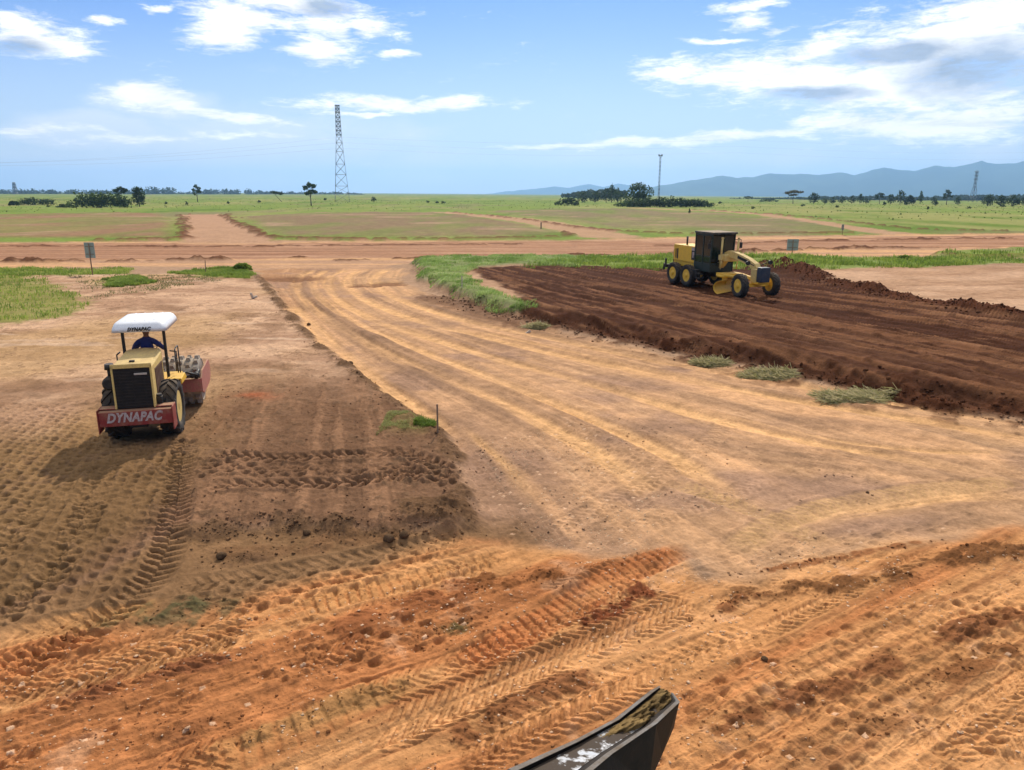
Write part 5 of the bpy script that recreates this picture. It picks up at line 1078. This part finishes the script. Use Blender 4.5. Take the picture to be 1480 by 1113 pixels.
# ------------------------------------------------------------------ motor grader
GA = 160.0
gx, gy = at_y(1004, 47.6, .5), 47.6
P0 = Vector((gx, gy)); hd = Vector((math.sin(R(GA)), math.cos(R(GA))))
zr = hz(gx, gy); zf = hz(gx + hd.x*6.0, gy + hd.y*6.0); print('grader z', zr, zf)
grader = empty('motor_grader', (gx, gy, zr - .12), -R(GA), label='yellow motor grader with a dark cab, cutting the dark brown soil', cat='motor grader')
grader.rotation_euler = Matrix.Rotation(-R(GA), 3, 'Z').to_4x4().to_euler(); grader.rotation_euler.x = math.atan2(zf-zr, 6.0)
def grader_build(gr):
    Yl, Bk = M['yellow'], M['black']
    for s in (-1, 1):
        for y in (-.78, .78): make_wheel('wheel', gr, (s*1.03, y, .67), .67, .40, Yl, 18, s, lug_h=.03, rimr=.55)
        make_wheel('wheel', gr, (s*1.05, 6.0, .67), .67, .40, Yl, 18, s, R(-6), lug_h=.03, rimr=.55)
    b = MB()
    for s in (-1, 1): b.box((s*.72, 0, .72), (.2, 2.3, .34))
    b.cyl((-.8, 0, .72), (.8, 0, .72), .16); b.build('tandem_case', Bk, gr)
    b = MB(); b.box((0, -.25, 1.28), (1.3, 2.7, .36), bev=.03).box((0, -.28, 1.92), (1.42, 2.55, 1.02), bev=.05, seg=2).box((0, -1.6, 1.75), (1.2, .12, 1.1), bev=.03)
    en = b.build('engine_cover', Yl, gr)
    for s in (-1, 1):
        b = MB(); b.box((s*.714, -1.05, 1.86), (.014, .10, .66), bev=.003)
        for k in range(5): b.box((s*.716, -1.32+k*.07, 1.86), (.014, .025, .60), bev=.003)
        b.build('vent', Bk, en)
    for s in (-1, 1):
        b = MB(); b.box((s*.716, .72, 2.1), (.012, .42, .5), bev=.003); b.build('pale_decal', M['letter'], en)
        b = MB(); b.box((s*.721, .72, 1.88), (.012, .40, .56), bev=.003); dd = b.build('dark_decal', M['letterblack'], en)
        b = MB(); b.box((s*.728, .72, 1.98), (.012, .2, .2), bev=.003).box((s*.7285, .70, 1.82), (.012, .12, .2), bev=.003); dd = b.build('decal_mark', M['letter'], en)
    b = MB(); b.box((0, -1.95, 1.0), (2.1, .16, .2)).box((0, -1.75, 1.15), (.5, .5, .5))
    for k in range(5): b.prism([(-2.0, 1.1), (-2.22, 1.15), (-2.3, .75), (-2.16, .72), (-2.1, .95)], -.95+k*.47, -.87+k*.47, .01)
    for s in (-1, 1): b.box((s*1.0, -1.95, 1.25), (.1, .1, .45)).box((s*.55, -1.7, 1.6), (.1, .1, .9))
    b.build('ripper', Bk, gr)
    b = MB(); b.cyl((.35, -.6, 2.4), (.35, -.6, 2.95), .06); b.build('exhaust', Bk, gr)
    # cab: slim dark posts, glass all round, roof
    y0, y1, z0, z1, hw = 1.02, 2.62, 1.05, 3.28, .78
    b = MB()
    for s in (-1, 1):
        for y, dy in ((y0, 0), (1.85, 0), (y1, -.08)): b.prism([(y-.045, z0), (y+.045, z0), (y+.045+dy*-1.2, z1), (y-.045+dy*-1.2, z1)], s*hw-.04, s*hw+.04, .008)
        b.box((s*hw, (y0+y1)/2, z0+.25), (.06, y1-y0, .5)).box((s*hw, (y0+y1)/2, z1-.06), (.07, y1-y0+.1, .12)).box((s*hw, (y0+y1)/2, 1.95), (.05, y1-y0, .05))
    b.box((0, y0, z0+.3), (1.5, .06, .6)).box((0, y1, z0+.28), (1.5, .06, .5)).box((0, y0, 2.4), (1.5, .05, .08)).box((0, 1.8, z0), (1.5, 1.6, .08))
    cab = b.build('cab', paint('dark_cab_paint', (.014, .028, .022), .45, dust=.06), gr)
    for s in (-1, 1): b = MB(); b.box((s*(hw+.005), (y0+y1)/2, 2.4), (.012, y1-y0-.06, 1.7), bev=0); b.build('glass', M['glass'], cab)
    b = MB(); b.box((0, y1+.05, 2.42), (1.46, .012, 1.55), rot=Matrix.Rotation(-.05, 4, 'X'), bev=0); b.build('glass', M['glass'], cab); b = MB(); b.box((0, y0-.005, 2.5), (1.46, .012, 1.3), bev=0); b.build('glass', M['glass'], cab)
    b = MB(); b.box((0, (y0+y1)/2+.08, z1+.05), (1.72, y1-y0+.36, .13), bev=.04, seg=2)
    for s in (-1, 1): b.box((s*.5, y1+.27, z1+.02), (.2, .06, .1))
    b.build('roof', paint('cab_roof', (.05, .055, .05), .5, dust=.5), cab)
    b = MB(); b.box((0, 1.5, 1.65), (.5, .5, .14), bev=.04).box((0, 1.28, 2.1), (.5, .12, .8), bev=.04).box((0, 1.27, 2.62), (.28, .09, .22), bev=.03); b.build('seat', Bk, cab)
    b = MB(); b.box((0, 2.3, 1.75), (.3, .16, .9), bev=.03).cyl((0, 2.2, 2.15), (0, 2.05, 2.25), .19, None, 18); b.build('console', Bk, cab)
    for s in (-1, 1): b = MB(); b.box((s*.92, 1.4, .85), (.3, .6, .5)).box((s*.98, 1.85, .62), (.22, .45, .05)).box((s*.98, 1.85, .9), (.22, .45, .05)).box((s*.9, 1.72, .75), (.06, .06, .4)); b.build('step', Bk, gr)
    # arched main frame
    path = [(2.3, 1.25), (2.75, 1.62), (3.1, 2.02), (3.5, 2.18), (4.0, 2.16), (4.6, 2.06), (5.3, 1.90), (5.85, 1.70), (6.1, 1.45)]; lp = []
    for i, (y, z) in enumerate(path):
        a = path[max(0, i-1)]; c = path[min(len(path)-1, i+1)]; d = Vector((0, c[0]-a[0], c[1]-a[1])).normalized(); n_ = Vector((0, -d.z, d.y)); p = Vector((0, y, z)); h = .18 if i > 3 else .2; w = .16
        lp.append([p - n_*h + Vector((-w, 0, 0)), p - n_*h + Vector((w, 0, 0)), p + n_*h + Vector((w, 0, 0)), p + n_*h + Vector((-w, 0, 0))])
    b = MB(); b.loft(lp); b.box((0, 6.1, 1.2), (.62, .5, .75), bev=.03).box((0, 3.35, 1.95), (.9, .5, .42), bev=.05); mf = b.build('main_frame', M['cream'], gr)
    for s in (-1, 1): b = MB(); b.box((s*.166, 4.85, 2.0), (.012, .95, .16), rot=Matrix.Rotation(-.19, 4, 'X'), bev=.003); b.build('side_decal', M['letterblack'], mf)
    b = MB(); b.box((0, 6.58, 1.30), (.60, .42, .82), bev=.05, seg=2); b.build('nose_block', M['bluenose'], gr)
    b = MB(); b.box((0, 6.0, .70), (1.75, .22, .2)).box((0, 6.0, .95), (.4, .3, .4)).cyl((-.8, 6.12, .62), (.8, 6.12, .62), .04).box((0, 6.3, .82), (.6, .5, .12)); b.build('front_axle', Yl, gr)
    b = MB()
    for s in (-1, 1): b.cyl((s*.05, 6.0, .95), (s*.62, 3.9, 1.0), .08, None, 8)
    b.box((0, 3.55, 1.0), (1.3, .9, .16)).lathe([(.62, .86), (.78, .86), (.78, .98), (.62, .98)], (0, 3.55, 0), 'Z', 32, closed=True); b.build('circle', Yl, gr)
    # moldboard, turned
    q = Matrix.Translation((0, 3.55, 0)) @ Matrix.Rotation(R(28), 4, 'Z'); b = MB(q); arc = []
    for k in range(9): a = R(-62 + k*15.5); arc.append((.42-.5*math.cos(a) + .1, .40 + .42*math.sin(a)+.02))
    n = len(arc); fr_ = [(y, z) for y, z in arc] + [(y-.035, z) for y, z in arc[::-1]]
    b.prism(fr_, -1.95, 1.95, 0); b.box((0, .02, .62), (1.2, .16, .3))
    for s in (-1, 1): b.box((s*.6, .0, .75), (.12, .3, .4))
    b.build('blade', Yl, gr)
    for s in (-1, 1): b = MB(); b.cyl((s*.56, 3.35, 1.75), (s*.56, 3.4, 3.05), .06, None, 10).cyl((s*.56, 3.35, 1.3), (s*.58, 3.45, 1.9), .035, None, 8).box((s*.5, 3.35, 1.98), (.3, .26, .3)).cyl((s*.56, 3.4, 3.05), (s*.56, 3.4, 3.12), .075); b.build('lift_cylinder', M['cream'], gr)
    for s in (-1, 1): b = MB(); b.tube([(s*.2, 5.95, 1.75), (s*.55, 6.05, 1.88), (s*.75, 6.1, 1.88)], .025).cyl((s*.75, 6.05, 1.92), (s*.75, 6.2, 1.92), .11, .12, 14); b.build('headlight', Bk, gr); b = MB(); b.tube([(s*.78, 2.7, 2.95), (s*1.1, 2.9, 2.95), (s*1.1, 2.9, 2.75)], .02).box((s*1.1, 2.92, 2.62), (.2, .05, .34), bev=.02); b.build('mirror', Bk, cab)
    for s in (-1, 1): b = MB(); b.tube([(s*.3, 3.4, 2.1), (s*.25, 3.0, 2.3), (s*.3, 2.7, 2.0), (s*.35, 2.65, 1.4)], .025); b.build('hose', Bk, gr)
grader_build(grader)
# ------------------------------------------------------------------ bucket edge in front of the viewer
def mudmetal():
    m, nt, out = new_mat('muddy_worn_metal'); b = N(nt, 'ShaderNodeBsdfPrincipled'); LK(nt, b.outputs[0], out.inputs[0]); tc = N(nt, 'ShaderNodeTexCoord')
    n1 = N(nt, 'ShaderNodeTexNoise', i_Scale=6.5, i_Detail=8.0, i_Roughness=.65); n2 = N(nt, 'ShaderNodeTexNoise', i_Scale=60.0, i_Detail=4.0)
    for n in (n1, n2): LK(nt, tc.outputs['Object'], n.inputs['Vector'])
    k = N(nt, 'ShaderNodeMapRange', i_1=.48, i_2=.54); LK(nt, n1.outputs[0], k.inputs[0])
    a = N(nt, 'ShaderNodeMix', data_type='RGBA'); a.inputs[6].default_value = (.46, .46, .46, 1); a.inputs[7].default_value = (.05, .033, .02, 1); LK(nt, k.outputs[0], a.inputs[0]); LK(nt, a.outputs[2], b.inputs['Base Color'])
    r = N(nt, 'ShaderNodeMapRange', i_3=.34, i_4=.95); LK(nt, k.outputs[0], r.inputs[0]); LK(nt, r.outputs[0], b.inputs['Roughness']); me_ = N(nt, 'ShaderNodeMapRange', i_3=.3, i_4=0.0); LK(nt, k.outputs[0], me_.inputs[0]); LK(nt, me_.outputs[0], b.inputs['Metallic'])
    ad = N(nt, 'ShaderNodeMath', operation='MULTIPLY_ADD'); ad.inputs[1].default_value = .25; LK(nt, n2.outputs[0], ad.inputs[0]); LK(nt, n1.outputs[0], ad.inputs[2]); bp = N(nt, 'ShaderNodeBump', i_Strength=.22, i_Distance=.015); LK(nt, ad.outputs[0], bp.inputs['Height']); LK(nt, bp.outputs[0], b.inputs['Normal'])
    return m
def build_bucket():
    # stations from tip to root: left rim, right rim, foot of the dark outer side
    st = [((951, 992), 3.42, (972, 1003), 3.36, (972, 1030), 3.40), ((938, 999), 3.38, (982, 1016), 3.26, (974, 1052), 3.34), ((886, 1040), 3.16, (949, 1047), 3.06, (957, 1092), 3.16), ((828, 1070), 2.95, (884, 1091), 2.84, (938, 1135), 2.98), ((732, 1112), 2.66, (815, 1150), 2.52, (900, 1210), 2.7), ((560, 1230), 2.2, (700, 1290), 2.0, (830, 1360), 2.2), ((300, 1560), 1.5, (480, 1660), 1.3, (640, 1720), 1.5)]
    loops = []; floor = []; rimr = []; depth_d = [.006, .022, .032, .030, .030, .04, .05]
    for k_, ((a, da, b_, db, c, dc), dd) in enumerate(zip(st, depth_d)):
        A = at(*a, da); B = at(*b_, db); Cc = at(*c, dc); along_ = (at(*st[min(k_+1, 6)][0:2][0], st[min(k_+1, 6)][1]) - at(*st[max(k_-1, 0)][0], st[max(k_-1, 0)][1])).normalized()
        up = (Vector((0, 0, CAM_H)) - A.lerp(B, .5)).normalized(); up = (up - along_*up.dot(along_)).normalized(); axn = (B-A).normalized(); up = (up - axn*up.dot(axn)*.05).normalized()
        t = .14; A2 = A.lerp(B, t); B2 = A.lerp(B, 1-t); fa = A2.lerp(B2, .10) - up*dd; fb = A2.lerp(B2, .90) - up*dd
        D = A + (Cc - B)*1.0 - up*.05
        loops.append([A, A2, fa, fb, B2, B, Cc, D]); floor.append((fa, fb, up))
    b = MB(); b.loft(loops); bmesh.ops.bevel(b.bm, geom=[e for e in b.bm.edges if not e.is_boundary], offset=.006, segments=2, affect='EDGES', clamp_overlap=True)
    bu = b.build('excavator_bucket', paint('black_bucket_steel', (.012, .011, .010), .6, metal=0.0, dust=.12, spec=.15, dustc=(.16, .10, .055), scale=9), None)
    # rim worn grey and floor worn bright: thin plates lying on the shell
    b = MB()
    for i0, i1 in ((0, 1), (5, 4)):
        lp = []
        for L, f in zip(loops[:5], floor):
            u_ = f[2]; p, q = L[i0], L[i1]; lp.append([p.lerp(q, .12) + u_*.002, q.lerp(p, .1) + u_*.002, q.lerp(p, .1) + u_*.008, p.lerp(q, .12) + u_*.008])
        b.loft(lp)
    b.build('worn_rim', paint('worn_grey_steel', (.24, .24, .235), .55, metal=.2, dust=.55, dustc=(.12, .08, .045), scale=14), bu)
    b = MB(); b.loft([[f[0] + f[2]*.002, f[1] + f[2]*.002, f[1] + f[2]*.008, f[0] + f[2]*.008] for f in floor[2:6]]); b.build('worn_floor', mudmetal(), bu)
    # packed soil in the hollow of the tip
    rs = np.random.RandomState(3); nu_, nv = 64, 26; V = []; C = []
    Ls = [(f[0], f[1], f[2]) for f in floor[:5]]
    for i in range(nu_):
        s = i/(nu_-1)*2.8; k = min(3, int(s)); f = s-k
        for j in range(nv):
            w = j/(nv-1); fa = Ls[k][0].lerp(Ls[k+1][0], f); fb = Ls[k][1].lerp(Ls[k+1][1], f); up = Ls[k][2]
            e = math.sin(PI*w)**.5*min(1, (2.8-s)*1.6 + .0)*(.35+.65*min(1, s*2)); nz = float(fbm(np.array([s*5.0]), np.array([w*3.0]), 5, .65, off=471)[0])
            V.append(fa.lerp(fb, w) + up*(-.004 + e*(.030 + .05*nz) - .03*max(0, s-1.6)*max(0, .35-nz))); t = min(1, max(0, nz*.9+.5)); C.append((.06+.19*t, .038+.125*t, .02+.045*t))
    i = np.arange(nu_-1)[:, None]*nv + np.arange(nv-1)[None, :]; F = np.stack([i, i+1, i+nv+1, i+nv], -1).reshape(-1, 4)
    me = np_mesh('packed_soil', np.array([v[:] for v in V]), F, {'Col': np.array(C)}); o = link_mesh('packed_soil', me, M['clod'], bu, smooth=True)
    tag(bu, 'muddy black steel bucket edge with worn rim and soil packed in its hollow tip', 'bucket')
build_bucket()
